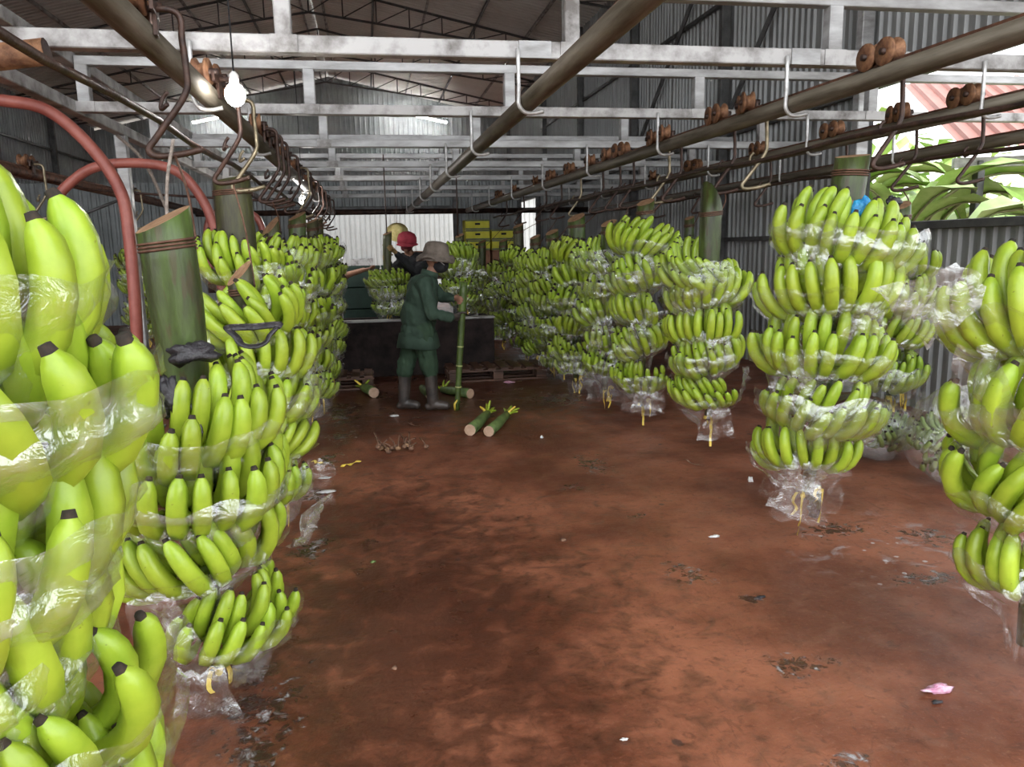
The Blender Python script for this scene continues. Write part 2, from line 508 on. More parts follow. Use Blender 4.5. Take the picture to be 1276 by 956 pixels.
    def ball(self, c, r, n=10, mi=0, rot=None):
        r = (r, r, r) if not hasattr(r, '__len__') else r
        vs, fs = [], []
        mt = Euler(rot).to_matrix() if rot is not None else None
        k = n // 2 + 1
        for i in range(k + 1):
            t = PI * i / k
            for j in range(n):
                a = 2 * PI * j / n
                p = Vector((r[0] * math.sin(t) * math.cos(a), r[1] * math.sin(t) * math.sin(a), r[2] * math.cos(t)))
                if i == 0 or i == k:
                    p = Vector((1e-5 * math.cos(a), 1e-5 * math.sin(a), p.z))
                vs.append((mt @ p if mt else p) + Vector(c))
        for i in range(k):
            for j in range(n):
                a, b2 = i * n + j, i * n + (j + 1) % n
                fs.append((a, a + n, b2 + n, b2))
        return self.add(vs, fs, mi, True)

    def capsule(self, p0, p1, r0, r1, n=12, mi=0):
        p0, p1 = Vector(p0), Vector(p1)
        ax = p1 - p0
        ln = ax.length
        if ln < 1e-6:
            return self.ball(p0, r0, n, mi)
        prof = []
        for i in range(5):
            a = PI / 2 * i / 4
            prof.append((max(1e-4, r0 * math.sin(a)), -r0 * math.cos(a)))
        for i in range(5):
            a = PI / 2 * i / 4
            prof.append((max(1e-4, r1 * math.cos(a)), ln + r1 * math.sin(a)))
        return self.lathe(prof, n, p0, mi, True, axis=ax)

    def mesh(self, name, mats):
        me = bpy.data.meshes.new(name)
        me.from_pydata(self.v, [], self.f)
        for m_ in (mats if isinstance(mats, (list, tuple)) else [mats]):
            me.materials.append(M[m_] if isinstance(m_, str) else m_)
        me.polygons.foreach_set('material_index', self.m)
        me.polygons.foreach_set('use_smooth', self.sm)
        me.update()
        return me

    def build(self, name, mats, parent=None, loc=None, rot=None):
        return obj(name, self.mesh(name, mats), parent, loc, rot)


def obj(name, me, parent=None, loc=None, rot=None):
    o = bpy.data.objects.new(name, me)
    C.objects.link(o)
    if parent is not None:
        o.parent = parent
    if loc is not None:
        o.location = loc
    if rot is not None:
        o.rotation_euler = rot
    return o


def tag(o, label=None, cat=None, group=None, kind=None):
    if label:
        o['label'] = label
    if cat:
        o['category'] = cat
    if group:
        o['group'] = group
    if kind:
        o['kind'] = kind
    return o


def thing(name, label, cat, loc=(0, 0, 0), rot=(0, 0, 0), group=None):
    o = bpy.data.objects.new(name, None)
    o.empty_display_size = 0.1
    C.objects.link(o)
    o.location = loc
    o.rotation_euler = rot
    return tag(o, label, cat, group)


def copy_tree(o, parent=None):
    c = o.copy()
    C.objects.link(c)
    if parent is not None:
        c.parent = parent
    for ch in o.children:
        copy_tree(ch, c)
    return c


def bez(pts, n=8):
    """smooth path through points (Catmull-Rom)"""
    pts = [Vector(p) for p in pts]
    P = [pts[0] * 2 - pts[1]] + pts + [pts[-1] * 2 - pts[-2]]
    out = []
    for i in range(1, len(P) - 2):
        for k in range(n):
            t = k / n
            a, b2, c, d = P[i - 1], P[i], P[i + 1], P[i + 2]
            out.append(0.5 * ((2 * b2) + (-a + c) * t + (2 * a - 5 * b2 + 4 * c - d) * t * t + (-a + 3 * b2 - 3 * c + d) * t ** 3))
    out.append(pts[-1])
    return out


def corrugated(along, up, width, height, pitch=0.19, amp=0.022, thick=0.0, prof=None, n_up=1):
    """sheet with ribs running in the direction 'up', from the origin; returns (verts, faces)"""
    along, up = Vector(along).normalized(), Vector(up).normalized()
    nrm = along.cross(up).normalized()
    prof = prof or [(0, 0), (0.5, 0), (0.62, 1), (0.88, 1)]
    xs = []
    k = 0
    while k * pitch < width:
        for u, h in prof:
            x = (k + u) * pitch
            if x <= width:
                xs.append((x, h * amp))
        k += 1
    xs.append((width, 0))
    vs, fs = [], []
    for j in range(n_up + 1):
        for x, h in xs:
            vs.append(along * x + up * (height * j / n_up) + nrm * h)
    w = len(xs)
    for j in range(n_up):
        for i in range(w - 1):
            fs.append((j * w + i, j * w + i + 1, (j + 1) * w + i + 1, (j + 1) * w + i))
    return vs, fs


def sheet(name, org, along, up, width, height, m, parent=None, **kw):
    b = MB()
    vs, fs = corrugated(along, up, width, height, **kw)
    b.add(vs, fs)
    o = b.build(name, m, parent, org)
    return o


# ================================================================== STRUCTURE
XL, XR, YF, YB = -8.5, 4.8, 0.2, 28.0
YP = 18.0
RIDGE_X, RIDGE_Z = -1.0, 7.3
SLOPES = {-1: 0.24, 1: 0.21}


def roof_z(x):
    return RIDGE_Z - SLOPES[1 if x >= RIDGE_X else -1] * abs(x - RIDGE_X)


# floor slab
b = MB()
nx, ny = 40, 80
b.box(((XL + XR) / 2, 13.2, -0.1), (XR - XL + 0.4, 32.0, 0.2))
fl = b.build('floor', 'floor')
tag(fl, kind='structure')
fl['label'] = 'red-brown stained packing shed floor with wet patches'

b = MB()
b.box((0, 10, -0.35), (120, 120, 0.3))
tag(b.build('ground', 'ground'), 'earth ground outside the shed', 'ground', kind='structure')

# roof: two slopes of sheets with purlins and light trusses
ceil = thing('ceiling', 'grey corrugated metal roof with dark steel trusses', None)
ceil['kind'] = 'structure'
for side in (-1, 1):
    SLOPE = SLOPES[side]
    nl = math.sqrt(1 + SLOPE * SLOPE)
    x_e = XR + 0.5 if side > 0 else XL - 0.5
    run = abs(x_e - RIDGE_X)
    up = Vector((side, 0, -SLOPE)).normalized()
    y = YF
    while y < YB + 0.5:
        w = min(1.02, YB + 0.5 - y)
        sheet('roof_sheet', (RIDGE_X, y, RIDGE_Z + 0.05 + 0.004 * ((int(y * 10)) % 2)), (0, 1, 0), up, w, run * nl, 'roof', ceil, pitch=0.17, amp=0.02)
        y += 1.0
    k = 0
    xx = 0.25
    while xx < run:
        x = RIDGE_X + side * xx
        MB().box((x, (YF + YB) / 2, roof_z(x) + 0.0), (0.05, YB - YF, 0.08), (0, side * math.atan(SLOPE), 0)).build('purlin', 'dark_steel' if k % 2 else 'galv_dirty', ceil)
        xx += 1.15
        k += 1
# light lattice trusses across the shed
for ty in (4.0, 7.6, 11.2, 14.8, 18.4, 22.0, 25.6):
    for side in (-1, 1):
        x_e = XR if side > 0 else XL
        n = 8
        pts_t, pts_b = [], []
        for i in range(n + 1):
            x = RIDGE_X + (x_e - RIDGE_X) * i / n
            pts_t.append(Vector((x, ty, roof_z(x) - 0.07)))
            pts_b.append(Vector((x, ty, roof_z(x) - 0.07 - 0.6 * (1 - 0.75 * i / n))))
        MB().tube([pts_t[0], pts_t[-1]], 0.028, 4, smooth=False).build('rafter', 'dark_steel', ceil)
        MB().tube([pts_b[0], pts_b[-1]], 0.026, 4, smooth=False).build('truss_chord', 'dark_steel', ceil)
        for i in range(n + 1):
            if i:
                MB().tube([pts_b[i - 1], pts_t[i]], 0.013, 4, smooth=False).build('truss_diagonal', 'dark_steel', ceil)
            MB().tube([pts_b[i], pts_t[i]], 0.015, 4, smooth=False).build('truss_vertical', 'dark_steel', ceil)

# right wall: sheets below the opening, full height behind it
wr = thing('wall_right', 'grey corrugated metal wall with a long opening', None)
wr['kind'] = 'structure'
OPEN = [(YF, 6.9, 1.62, 2.92), (21.0, 25.5, 1.2, 2.9)]
EAVE = roof_z(XR)
cuts = sorted({YF, YB} | {v for o_ in OPEN for v in o_[:2]})
for c0, c1 in zip(cuts[:-1], cuts[1:]):
    op = [o_ for o_ in OPEN if o_[0] <= c0 + 0.01 and c1 <= o_[1] + 0.01]
    n = max(1, round((c1 - c0) / 1.0))
    for k in range(n):
        y, w = c0 + (c1 - c0) * k / n, (c1 - c0) / n
        if op:
            sheet('wall_sheet', (XR, y, 0), (0, 1, 0), (0, 0, 1), w, op[0][2], 'sheet', wr, pitch=0.12, amp=-0.028)
            sheet('upper_wall_sheet', (XR, y, op[0][3]), (0, 1, 0), (0, 0, 1), w, EAVE + 0.1 - op[0][3], 'sheet', wr, pitch=0.12, amp=-0.028)
        else:
            sheet('wall_sheet', (XR, y, 0), (0, 1, 0), (0, 0, 1), w, EAVE + 0.1, 'sheet', wr, pitch=0.12, amp=-0.028)
for o0, o1, sl, hd in OPEN:
    MB().box((XR - 0.05, (o0 + o1) / 2, sl), (0.1, o1 - o0, 0.07)).build('sill_rail', 'dark_steel', wr)
    MB().box((XR - 0.05, (o0 + o1) / 2, hd), (0.09, o1 - o0, 0.06)).build('head_rail', 'dark_steel', wr)
for z in (1.55, 2.9, 4.6):
    y0_ = 6.9 if z < 4 else YF
    MB().box((XR - 0.06, (y0_ + 21.0) / 2, z), (0.05, 21.0 - y0_, 0.05)).build('girt', 'dark_steel', wr)
for y in (1.2, 6.93, 9.9, 13.4, 16.9, 20.4, 25.6):
    MB().box((XR - 0.12, y, EAVE / 2), (0.12, 0.10, EAVE)).build('column', 'dark_steel' if y > 7 else 'galv', wr)
for y0_, y1_ in ((6.95, 9.85), (9.95, 13.35)):
    MB().tube([(XR - 0.14, y0_, 5.6), (XR - 0.14, y1_, 3.0)], 0.035, 4, smooth=False).build('brace', 'dark_steel', wr)
# the window opening itself: sliding strings left in it
# left wall
wl = thing('wall_left', 'dark grey corrugated metal wall behind the hoses', None)
wl['kind'] = 'structure'
EL = roof_z(XL)
y = YF
while y < YB:
    w = min(0.98, YB - y)
    sheet('wall_sheet', (XL, y, 0), (0, 1, 0), (0, 0, 1), w, EL + 0.1, 'wall_dark', wl, pitch=0.15, amp=0.025)
    y += w
for z in (1.3, 2.9, 4.4):
    MB().box((XL + 0.08, (YF + YB) / 2, z), (0.06, YB - YF, 0.06)).build('girt', 'dark_steel', wl)
for y in (3.0, 6.5, 10.0, 13.5, 17.0, 20.5, 24.0):
    MB().box((XL + 0.12, y, EL / 2), (0.14, 0.12, EL)).build('column', 'dark_steel', wl)

# low partition across the shed with an open bay and a bright slot, and the gable end behind it
wm = thing('wall_middle', 'low dark corrugated partition with an open bay across the back of the shed', None)
wm['kind'] = 'structure'
wb = thing('wall_back', 'corrugated gable end wall under the roof ridge', None)
wb['kind'] = 'structure'


def back_piece(x0, x1, z0, z1, yy, par, m='wall_dark'):
    bb = MB()
    pitch = 0.16
    n = max(1, int((x1 - x0) / pitch))
    xs = []
    for k in range(n):
        for u, h in ((0, 0), (0.5, 0), (0.62, 1), (0.88, 1)):
            xs.append((x0 + (k + u) * (x1 - x0) / n, h * 0.022))
    xs.append((x1, 0))
    vs = [(x, yy - h, z0) for x, h in xs] + [(x, yy - h, (z1 if z1 is not None else roof_z(x) - 0.01)) for x, h in xs]
    w = len(xs)
    bb.add(vs, [(i, i + 1, w + i + 1, w + i) for i in range(w - 1)])
    return bb.build('wall_sheet', m, par)


def split(lims):
    x = XL
    out = []
    while x < XR - 0.01:
        x1 = min(XR, x + 1.0)
        for lim in lims:
            if x + 0.01 < lim < x1 - 0.01:
                x1 = lim
        out.append((x, x1))
        x = x1
    return out


BAY = (-1.6, 2.0)
for x, x1 in split((BAY[0], BAY[1], 3.55, 3.9)):
    if BAY[0] - 0.01 < x < BAY[1] - 0.01:
        back_piece(x, x1, 2.45, 3.0, YP, wm)
    elif 3.54 < x < 3.89:
        back_piece(x, x1, 0, 1.35, YP, wm)
    else:
        back_piece(x, x1, 0, 3.0, YP, wm)
MB().box(((BAY[0] + BAY[1]) / 2, YP - 0.06, 2.42), (BAY[1] - BAY[0], 0.08, 0.09)).build('lintel', 'dark_steel', wm)
for x in (BAY[0], BAY[1], 3.5, 3.95):
    MB().box((x, YP - 0.09, 1.52), (0.09, 0.09, 3.04)).build('column', 'dark_steel', wm)
GAB = (-3.4, 4.3)
for x, x1 in split((GAB[0], GAB[1], RIDGE_X)):
    back_piece(x, x1, 3.3 if GAB[0] - 0.01 < x < GAB[1] - 0.01 else 0, None, YB, wb)
MB().box(((GAB[0] + GAB[1]) / 2, YB - 0.06, 3.28), (GAB[1] - GAB[0], 0.08, 0.1)).build('lintel', 'dark_steel', wb)

# ================================================================== OUTSIDE
oh = thing('neighbour_shed', 'pale corrugated outbuilding wall seen through the open bay at the back', 'building', (0, 32.5, -0.2))
x = -8.0
while x < 8.5:
    sheet('wall_sheet', (x, 0, 0), (1, 0, 0), (0, 0, 1), 1.0, 3.9, 'white_sheet', oh, pitch=0.2, amp=-0.03)
    x += 1.0
MB().box((0.3, 0.6, 3.97), (17.0, 1.4, 0.08), (0.15, 0, 0)).build('roof', 'galv_dirty', oh)
MB().box((-0.25, -0.06, 1.1), (0.9, 0.05, 0.55)).build('vent_panel', 'galv_dirty', oh)

rb = thing('red_roofed_shed', 'neighbouring shed with a red corrugated roof seen through the side opening', 'building', (8.0, 9.6, -0.2))
# roof plane through measured edge: upper end (8,10.86,3.79), lower end (7,8.34,2.55)
U0, D0 = Vector((8, 10.86, 3.79)), Vector((7, 8.34, 2.55))
base_l = Vector((8.0, 9.6, -0.2))
lat = Vector((2.52, -1.0, 0)).normalized()
k = 0
for k in range(5):
    sheet('roof_sheet', D0 - base_l + lat * (0.98 * k), lat, (U0 - D0).normalized(), 1.0, (U0 - D0).length, 'red_roof', rb, pitch=0.2, amp=0.04)
wall_o = D0 - base_l + lat * 0.3 + Vector((0.12, 0.3, -0.12))
for k in range(5):
    q = wall_o + lat * (1.1 * k)
    MB().box((q.x, q.y, q.z / 2), (0.1, 0.1, q.z)).build('post', 'dark_steel', rb)
q = wall_o + lat * 2.2
MB().box((q.x, q.y, q.z - 0.02), (5.0, 0.08, 0.12), (0, 0, math.atan2(lat.y, lat.x))).build('beam', 'galv_dirty', rb)


def leaf_mesh(L, W, droop, seed):
    b2 = MB()
    n = 12
    r_ = random.Random(seed)
    vs, fs = [], []
    ang = R(62)
    p = Vector((0, 0, 0))
    for i in range(n + 1):
        t = i / n
        w = W * (math.sin(PI * min(1, t * 1.02 + 0.03)) ** 0.55) * (0.15 if t < 0.12 else 1) * 0.5
        tang = Vector((math.cos(ang), 0, math.sin(ang)))
        up = Vector((-math.sin(ang), 0, math.cos(ang)))
        fold = 0.35 + 0.15 * r_.random()
        rip = 0.06 * r_.uniform(-1, 1)
        vs += [p + Vector((0, -w, 0)) + up * (w * fold + rip), p + Vector((0, -w * 0.5, 0)) + up * w * 0.3, p, p + Vector((0, w * 0.5, 0)) + up * w * 0.3,
               p + Vector((0, w, 0)) + up * (w * fold - rip)]
        p = p + tang * (L / n)
        ang -= droop / n * (0.5 + t)
    for i in range(n):
        for j in range(4):
            a = i * 5 + j
            fs.append((a, a + 1, a + 6, a + 5))
    b2.add(vs, fs, 0, True)
    mid = [Vector(vs[i * 5 + 2]) - Vector((0, 0, 0.012)) for i in range(n + 1)]
    b2.tube(mid, [0.035 * (1 - 0.8 * i / n) for i in range(n + 1)], 5, mi=1)
    return b2.mesh('leaf', ['leaf', 'trunk'])


leaf_meshes = [leaf_mesh(2.6, 0.46, R(130), 1), leaf_mesh(2.3, 0.40, R(95), 2), leaf_mesh(2.9, 0.5, R(150), 3)]
plants = [((6.6, 8.9), 1.5, 'banana plant with broad drooping leaves nearest outside the side opening'),
          ((7.6, 9.9), 1.1, 'banana plant just below the left corner of the red roof'),
          ((7.5, 6.6), 0.9, 'banana plant at the right end of the side opening'),
          ((8.6, 13.2), 1.9, 'tall banana plant behind the red roofed shed'),
          ((7.4, 11.8), 1.6, 'banana plant at the left edge of the side opening'),
          ((9.6, 10.8), 1.2, 'short banana plant under the red roof')]
for i, ((px, py), h, lb) in enumerate(plants):
    t = thing('banana_plant', lb, 'plant', (px, py, -0.2), (0, 0, i * 1.3), 'banana plants outside the side opening')
    MB().tube([(0, 0, 0), (0.03, 0, h * 0.5), (0, 0.02, h)], [0.13, 0.11, 0.07], 10).build('trunk', 'trunk', t)
    for k in range(12):
        o = obj('leaf', leaf_meshes[(k + i) % 3], t, (0, 0, h - 0.05), (0, -0.25 * rnd.random(), k * 2.4 + rnd.random() * 0.5))
        s = rnd.uniform(0.65, 1.0)
        o.scale = (s, s, s)
# distant thicket
for i in range(4):
    t = thing('hedge_tree', ['%s leafy tree from the left, far behind the banana plants' % w for w in ('first', 'second', 'third', 'fourth', 'fifth', 'sixth', 'seventh')][i],
              'tree', (11.0 + 3.6 * i, 24.0 - 5.2 * i, -0.2), (0, 0, i), 'trees beyond the banana plants')
    bb = MB()
    for k in range(260):
        v = Vector((max(-2, min(2, rnd.gauss(0, 1.2))), max(-2, min(2, rnd.gauss(0, 1.2))), max(0.4, 2.6 + rnd.gauss(0, 1.1))))
        d = Vector((rnd.uniform(-1, 1), rnd.uniform(-1, 1), rnd.uniform(-0.4, 1))).normalized()
        s = d.cross(Vector((0, 0, 1)) + Vector((0.1, 0, 0))).normalized() * rnd.uniform(0.12, 0.25)
        l = d * rnd.uniform(0.4, 0.8)
        bb.add([v, v + l * 0.5 + s, v + l, v + l * 0.5 - s], [(0, 1, 2, 3)], 0)
    bb.build('foliage', 'leaf', t)
    MB().tube([(0, 0, 0), (0.05, 0, 2.6)], [0.14, 0.08], 7).build('trunk', 'trunk', t)

# ================================================================== OVERHEAD STEEL
ordw = ['nearest', 'second', 'third', 'fourth', 'fifth', 'sixth', 'seventh', 'eighth']
BEAM_Y = [4.15 + 1.8 * i for i in range(7)]
for i, y in enumerate(BEAM_Y):
    t = thing('crossbeam_truss', '%s white galvanised crossbeam frame %s' % (ordw[i], 'from the camera, above the hanging rails' if i else 'to the camera, with the thickest lower bar'),
              'beam', (0, y, 2.5), (0, 0, 0), 'steel crossbeams over the rails')
    x0 = -1.88
    x1 = 5.9 if i < 2 else 4.7   # the first two run out through the side opening
    hh = 0.085 if i == 0 else 0.07
    MB().box(((x0 + x1) / 2, 0, 0), (x1 - x0, 0.08, hh)).build('lower_bar', 'galv_dirty' if i in (0, 1) else 'galv', t)
    MB().box(((x0 + x1) / 2, 0, 0.30), (x1 - x0, 0.07, 0.06)).build('upper_bar', 'galv', t)
    for px in (-1.84, -0.35, 1.1, 2.6, 4.1):
        MB().box((px, -0.003, 0.152), (0.08, 0.075, 0.245)).build('strut', 'galv_dirty' if rnd.random() < 0.5 else 'galv', t)
        MB().box((px, -0.042, 0.0), (0.13, 0.012, hh * 0.98)).build('weld_plate', 'galv_dirty', t)
    if i == 0:
        for px in (0.9, 2.42):
            MB().box((px, -0.043, 0.0), (0.17, 0.012, 0.084)).build('weld_plate', 'galv', t)
for x, z, lb in ((-1.93, 2.5, 'long steel side beam running back above the red hoses, lower of the two'), (-1.93, 2.82, 'long steel side beam running back above the red hoses, upper of the two')):
    tag(MB().box((0, 0, 0), (0.08, 15.5, 0.08)).build('side_beam', 'galv_dirty', None, (x, 8.6, z)), lb, 'beam', 'long side beams')
for (x, y, h, lb) in ((-1.93, 7.0, 2.46, 'square white steel post between the red hoses'), (-1.93, 11.9, 2.46, 'thin white steel post beyond the red hoses')):
    t = thing('steel_post', lb, 'post', (x, y, 0))
    MB().box((0, 0, h / 2), (0.09, 0.08, h)).build('shaft', 'galv', t)
    MB().box((0, 0, 0.01), (0.2, 0.2, 0.02)).build('base_plate', 'galv_dirty', t)


# rails (pipe + top strip + hanger rods bent under the pipe)
def rail(name, x0, x1, y0, y1, z, r, label, hangers, m='rail', hang_side=-1):
    t = thing(name, label, 'rail', (x0, y0, z), (0, 0, 0), 'overhead rails')
    d = Vector((x1 - x0, y1 - y0, 0))
    MB().tube([(0, 0, 0), d], r, 14).build('pipe', m, t)
    ang = math.atan2(-d.x, d.y)
    MB().box(d * 0.5 + Vector((0, 0, r + 0.003)), (0.022, d.length, 0.016), (0, 0, ang)).build('running_strip', 'rust', t)
    rod = MB()
    rod.tube(bez([(0, 0, 0.25), (0, 0, 0.05), (0.0, 0, -0.02), (0.03, 0, -r - 0.012), (0.08, 0, -r - 0.016), (0.13, 0, -r - 0.006)], 4), 0.011, 7)
    rm = rod.mesh('hanger_rod', 'rebar')
    for hy in hangers:
        tt = (hy - y0) / (y1 - y0)
        o = obj('hanger_rod', rm, t, d * tt + Vector((-r - 0.014, -0.055, 0)))
    return t


HY = [y for y in BEAM_Y]
rail('overhead_rail', 0.89, 0.82, -0.6, 15.9, 2.25, 0.048, 'grey steel pipe rail overhead along the empty middle aisle', HY)
rail('overhead_rail', 2.50, 2.03, -0.6, 15.9, 2.25, 0.046, 'steel pipe rail carrying the right-hand row of bunches next to the aisle', HY)
rail('overhead_rail', -0.76, -0.62, -0.6, 15.9, 2.25, 0.050, 'steel pipe rail carrying the left-hand row of bunches', HY)
rail('overhead_rail', 3.62, 3.45, 2.0, 15.9, 2.25, 0.044, 'steel pipe rail carrying the rear right row of bunches', HY)
rail('overhead_rail', 4.35, 4.35, 2.0, 15.0, 2.16, 0.042, 'steel pipe rail closest to the right wall', HY)
rail('overhead_rail', -3.0, -3.0, 3.0, 15.9, 2.25, 0.05, 'dark rusty pipe rail at the far left under the hoses', [], 'rust')
t = thing('cross_rail', 'dark rusty pipe running across the shed at the far ends of the rails', 'rail', (-3.2, 15.95, 2.25))
MB().tube([(0, 0, 0), (7.8, 0, 0)], 0.055, 10).build('pipe', 'rust_dark', t)
for x in (0.6, 2.2, 3.9, 5.5, 7.0):
    MB().tube([(x, 0, 0.02), (x, 0, 0.55)], 0.012, 6).build('hanger_rod', 'rebar', t)
# spacer rods through the hooks
for x0, x1, y0, y1, z, lb in ((-0.77, -0.64, 0.6, 13.0, 1.985, 'dark spacer bar linking the hooks of the left-hand row'),
                              (2.46, 2.10, 1.2, 13.0, 1.995, 'dark spacer bar linking the hooks of the right-hand row'),
                              (3.55, 3.44, 2.4, 13.0, 1.99, 'dark spacer bar linking the hooks of the rear right row')):
    b = MB()
    pts = [Vector((x0 + (x1 - x0) * k / 24, y0 + (y1 - y0) * k / 24, z + 0.012 * math.sin(k * 1.7))) for k in range(25)]
    b.tube([p - pts[0] for p in pts], 0.013, 7)
    tag(b.build('spacer_bar', 'rust_dark', None, pts[0]), lb, 'bar', 'spacer bars')


# trolley with a bent hook
def hook_path(flip, ln):
    s = flip
    return bez([(0, 0, 0.07), (0.10 * s, 0, 0.075), (0.135 * s, 0, 0.05), (0.135 * s, 0, -0.02), (0.14 * s, 0, -0.12), (0.13 * s, 0, -0.20), (0.03 * s, 0, -ln + 0.06),
                (-0.005 * s, 0, -ln + 0.01), (0.02 * s, 0, -ln - 0.012), (0.10 * s, 0.0, -ln - 0.004), (0.17 * s, 0, -ln + 0.014)], 5)


wheel_b = MB()
wheel_b.lathe([(0.012, -0.034), (0.062, -0.034), (0.064, -0.024), (0.040, -0.010), (0.040, 0.010), (0.064, 0.024), (0.062, 0.034), (0.012, 0.034)], 18, axis=(1, 0, 0))
wheel_m = wheel_b.mesh('wheel', 'wheel')
brk = MB()
brk.box((0.055, 0, 0.078), (0.014, 0.16, 0.05))
brk.box((0.055, 0, 0.03), (0.014, 0.05, 0.09))
brk.lathe([(0.016, -0.05), (0.016, 0.075)], 8, (0, -0.062, 0.098), axis=(1, 0, 0))
brk.lathe([(0.016, -0.05), (0.016, 0.075)], 8, (0, 0.062, 0.098), axis=(1, 0, 0))
brk_m = brk.mesh('bracket', 'rust_dark')
hook_ms = {}
for fl_ in (-1, 1):
    for mm in ('rust_dark', 'brass'):
        hb = MB()
        hb.tube(hook_path(fl_, 0.40), 0.0115, 8)
        # small eye holding the spacer bar
        hb.tube(bez([(0.07 * fl_, 0, -0.235), (0.045 * fl_, 0.02, -0.25), (0.05 * fl_, 0.035, -0.215), (0.07 * fl_, 0.03, -0.19)], 4), 0.008, 6)
        hook_ms[(fl_, mm)] = hb.mesh('hook', mm)


def trolley(x, y, z, flip, m, label, group, rz=0.0):
    t = thing('trolley_hook', label, 'hook', (x, y, z), (0, 0, rz), group)
    for dy in (-0.062, 0.062):
        obj('wheel', wheel_m, t, (0, dy, 0.098 + 0.026))
    o = obj('bracket', brk_m, t, (0, 0, 0.026), (0, 0, 0 if flip > 0 else PI))
    obj('hook', hook_ms[(flip, m)], t, (0, 0, 0.026))
    return t


def rail_x(x0, x1, y, y0=-0.6, y1=15.9):
    return x0 + (x1 - x0) * (y - y0) / (y1 - y0)


nth = ['first', 'second', 'third', 'fourth', 'fifth', 'sixth', 'seventh', 'eighth', 'ninth', 'tenth', 'eleventh', 'twelfth', 'thirteenth', 'fourteenth', 'fifteenth', 'sixteenth']
LY = [2.98, 4.12, 4.62, 5.66, 5.98, 6.35, 7.2, 8.25, 8.6, 9.7, 10.4, 11.2, 12.2, 13.3]
for i, y in enumerate(LY):
    trolley(rail_x(-0.76, -0.62, y), y, 2.226, 1, 'brass' if i in (2, 7) else 'rust_dark',
            '%s wheeled hook from the camera on the left-hand rail' % nth[i] if i != 2 else 'bright worn wheeled hook beside the light bulb on the left-hand rail', 'hooks on the left-hand rail', rnd.uniform(-0.2, 0.2))
RY = [3.41, 4.66, 5.05, 5.92, 6.15, 6.9, 7.3, 7.8, 8.55, 9.35, 10.1, 11.4, 12.6]
for i, y in enumerate(RY):
    trolley(rail_x(2.50, 2.03, y), y, 2.222, 1, 'brass' if i in (1, 4, 8) else 'rust_dark',
            '%s wheeled hook from the camera on the right-hand rail beside the aisle' % nth[i], 'hooks on the right-hand rail', rnd.uniform(-0.25, 0.25))
SY = [4.3, 4.9, 5.65, 6.8, 8.2, 9.4]
for i, y in enumerate(SY):
    trolley(rail_x(3.62, 3.45, y, 2.0), y, 2.220, 1, 'rust_dark', '%s wheeled hook from the camera on the rear right rail' % nth[i], 'hooks on the rear right rail', rnd.uniform(-0.3, 0.3))
for i, y in enumerate((7.9, 11.0)):
    trolley(-3.0, y, 2.226, 1, 'brass', ['wheeled hook with a pale rod on the rusty far left rail', 'wheeled hook above the dark bunch on the rusty far left rail'][i], 'hooks on the far left rail')

# ================================================================== BANANA BUNCHES
PROF_T = [0.0, 0.06, 0.14, 0.23, 0.36, 0.52, 0.68, 0.80, 0.88, 0.94, 0.972, 1.0]
PROF_R = [0.40, 0.43, 0.66, 0.90, 1.0, 1.02, 1.0, 0.95, 0.84, 0.62, 0.36, 0.27]


def finger_curve(L, a0, a1, ts):
    """points and tangent angles of a banana centre line in the x-z plane"""
    n = 60
    p = [0.0, 0.0]
    pts, angs = [], []
    k = 0
    grid = [(0.0, 0.0, a0)]
    for i in range(1, n + 1):
        t = i / n
        a = a0 + (a1 - a0) * (t ** 0.58)
        p[0] += math.cos(a) * L / n
        p[1] += math.sin(a) * L / n
        grid.append((p[0], p[1], a))
    for t in ts:
        g = grid[min(n, int(round(t * n)))]
        pts.append((g[0], g[1]))
        angs.append(g[2])
    return pts, angs


def finger_geo(L, rad, a0, a1, n=10, coarse=False):
    T, PR = PROF_T, PROF_R
    if coarse:
        sel = [0, 2, 4, 6, 8, 9, 11]
        T = [PROF_T[i] for i in sel]
        PR = [PROF_R[i] for i in sel]
    pts, angs = finger_curve(L, a0, a1, T)
    vs, fs, ms = [], [], []
    for (px, pz), a, pr in zip(pts, angs, PR):
        nx_, nz_ = -math.sin(a), math.cos(a)
        for k in range(n):
            f = 2 * PI * k / n
            r = rad * pr * (1 + 0.075 * math.cos(5 * f))
            u, v = r * math.cos(f), r * math.sin(f)
            vs.append((px + nx_ * u, v, pz + nz_ * u))
    w = len(T)
    for i in range(w - 1):
        for k in range(n):
            a, b2 = i * n + k, i * n + (k + 1) % n
            fs.append((a, a + n, b2 + n, b2))
            ms.append(1 if i >= w - 2 else 0)
    fs.append(tuple(range(n)))
    ms.append(0)
    fs.append(tuple(range((w - 1) * n, w * n))[::-1])
    ms.append(1)
    return vs, fs, ms


# (length, radius, start angle, end angle): outer row leaves low, inner row stands up
KINDS = [(0.325, 0.0275, R(-62), R(108)), (0.315, 0.0270, R(-54), R(114)), (0.335, 0.0275, R(-68), R(102)),
         (0.300, 0.0262, R(-26), R(116)), (0.290, 0.0258, R(-18), R(120)), (0.310, 0.0262, R(-34), R(112))]


def fmesh(name, geo, mats, smooth=True):
    me = bpy.data.meshes.new(name)
    me.from_pydata(geo[0], [], geo[1])
    for m_ in mats:
        me.materials.append(M[m_])
    me.polygons.foreach_set('material_index', geo[2])
    me.polygons.foreach_set('use_smooth', [smooth] * len(geo[1]))
    me.update()
    return me


FINE = {}
for mm in ('banana', 'banana_deep'):
    FINE[mm] = [fmesh('banana', finger_geo(*k), (mm, 'tip')) for k in KINDS]
COARSE = [finger_geo(*k, n=6, coarse=True) for k in KINDS]
COARSE_NP = [(np.array(g[0]), g[1], g[2]) for g in COARSE]


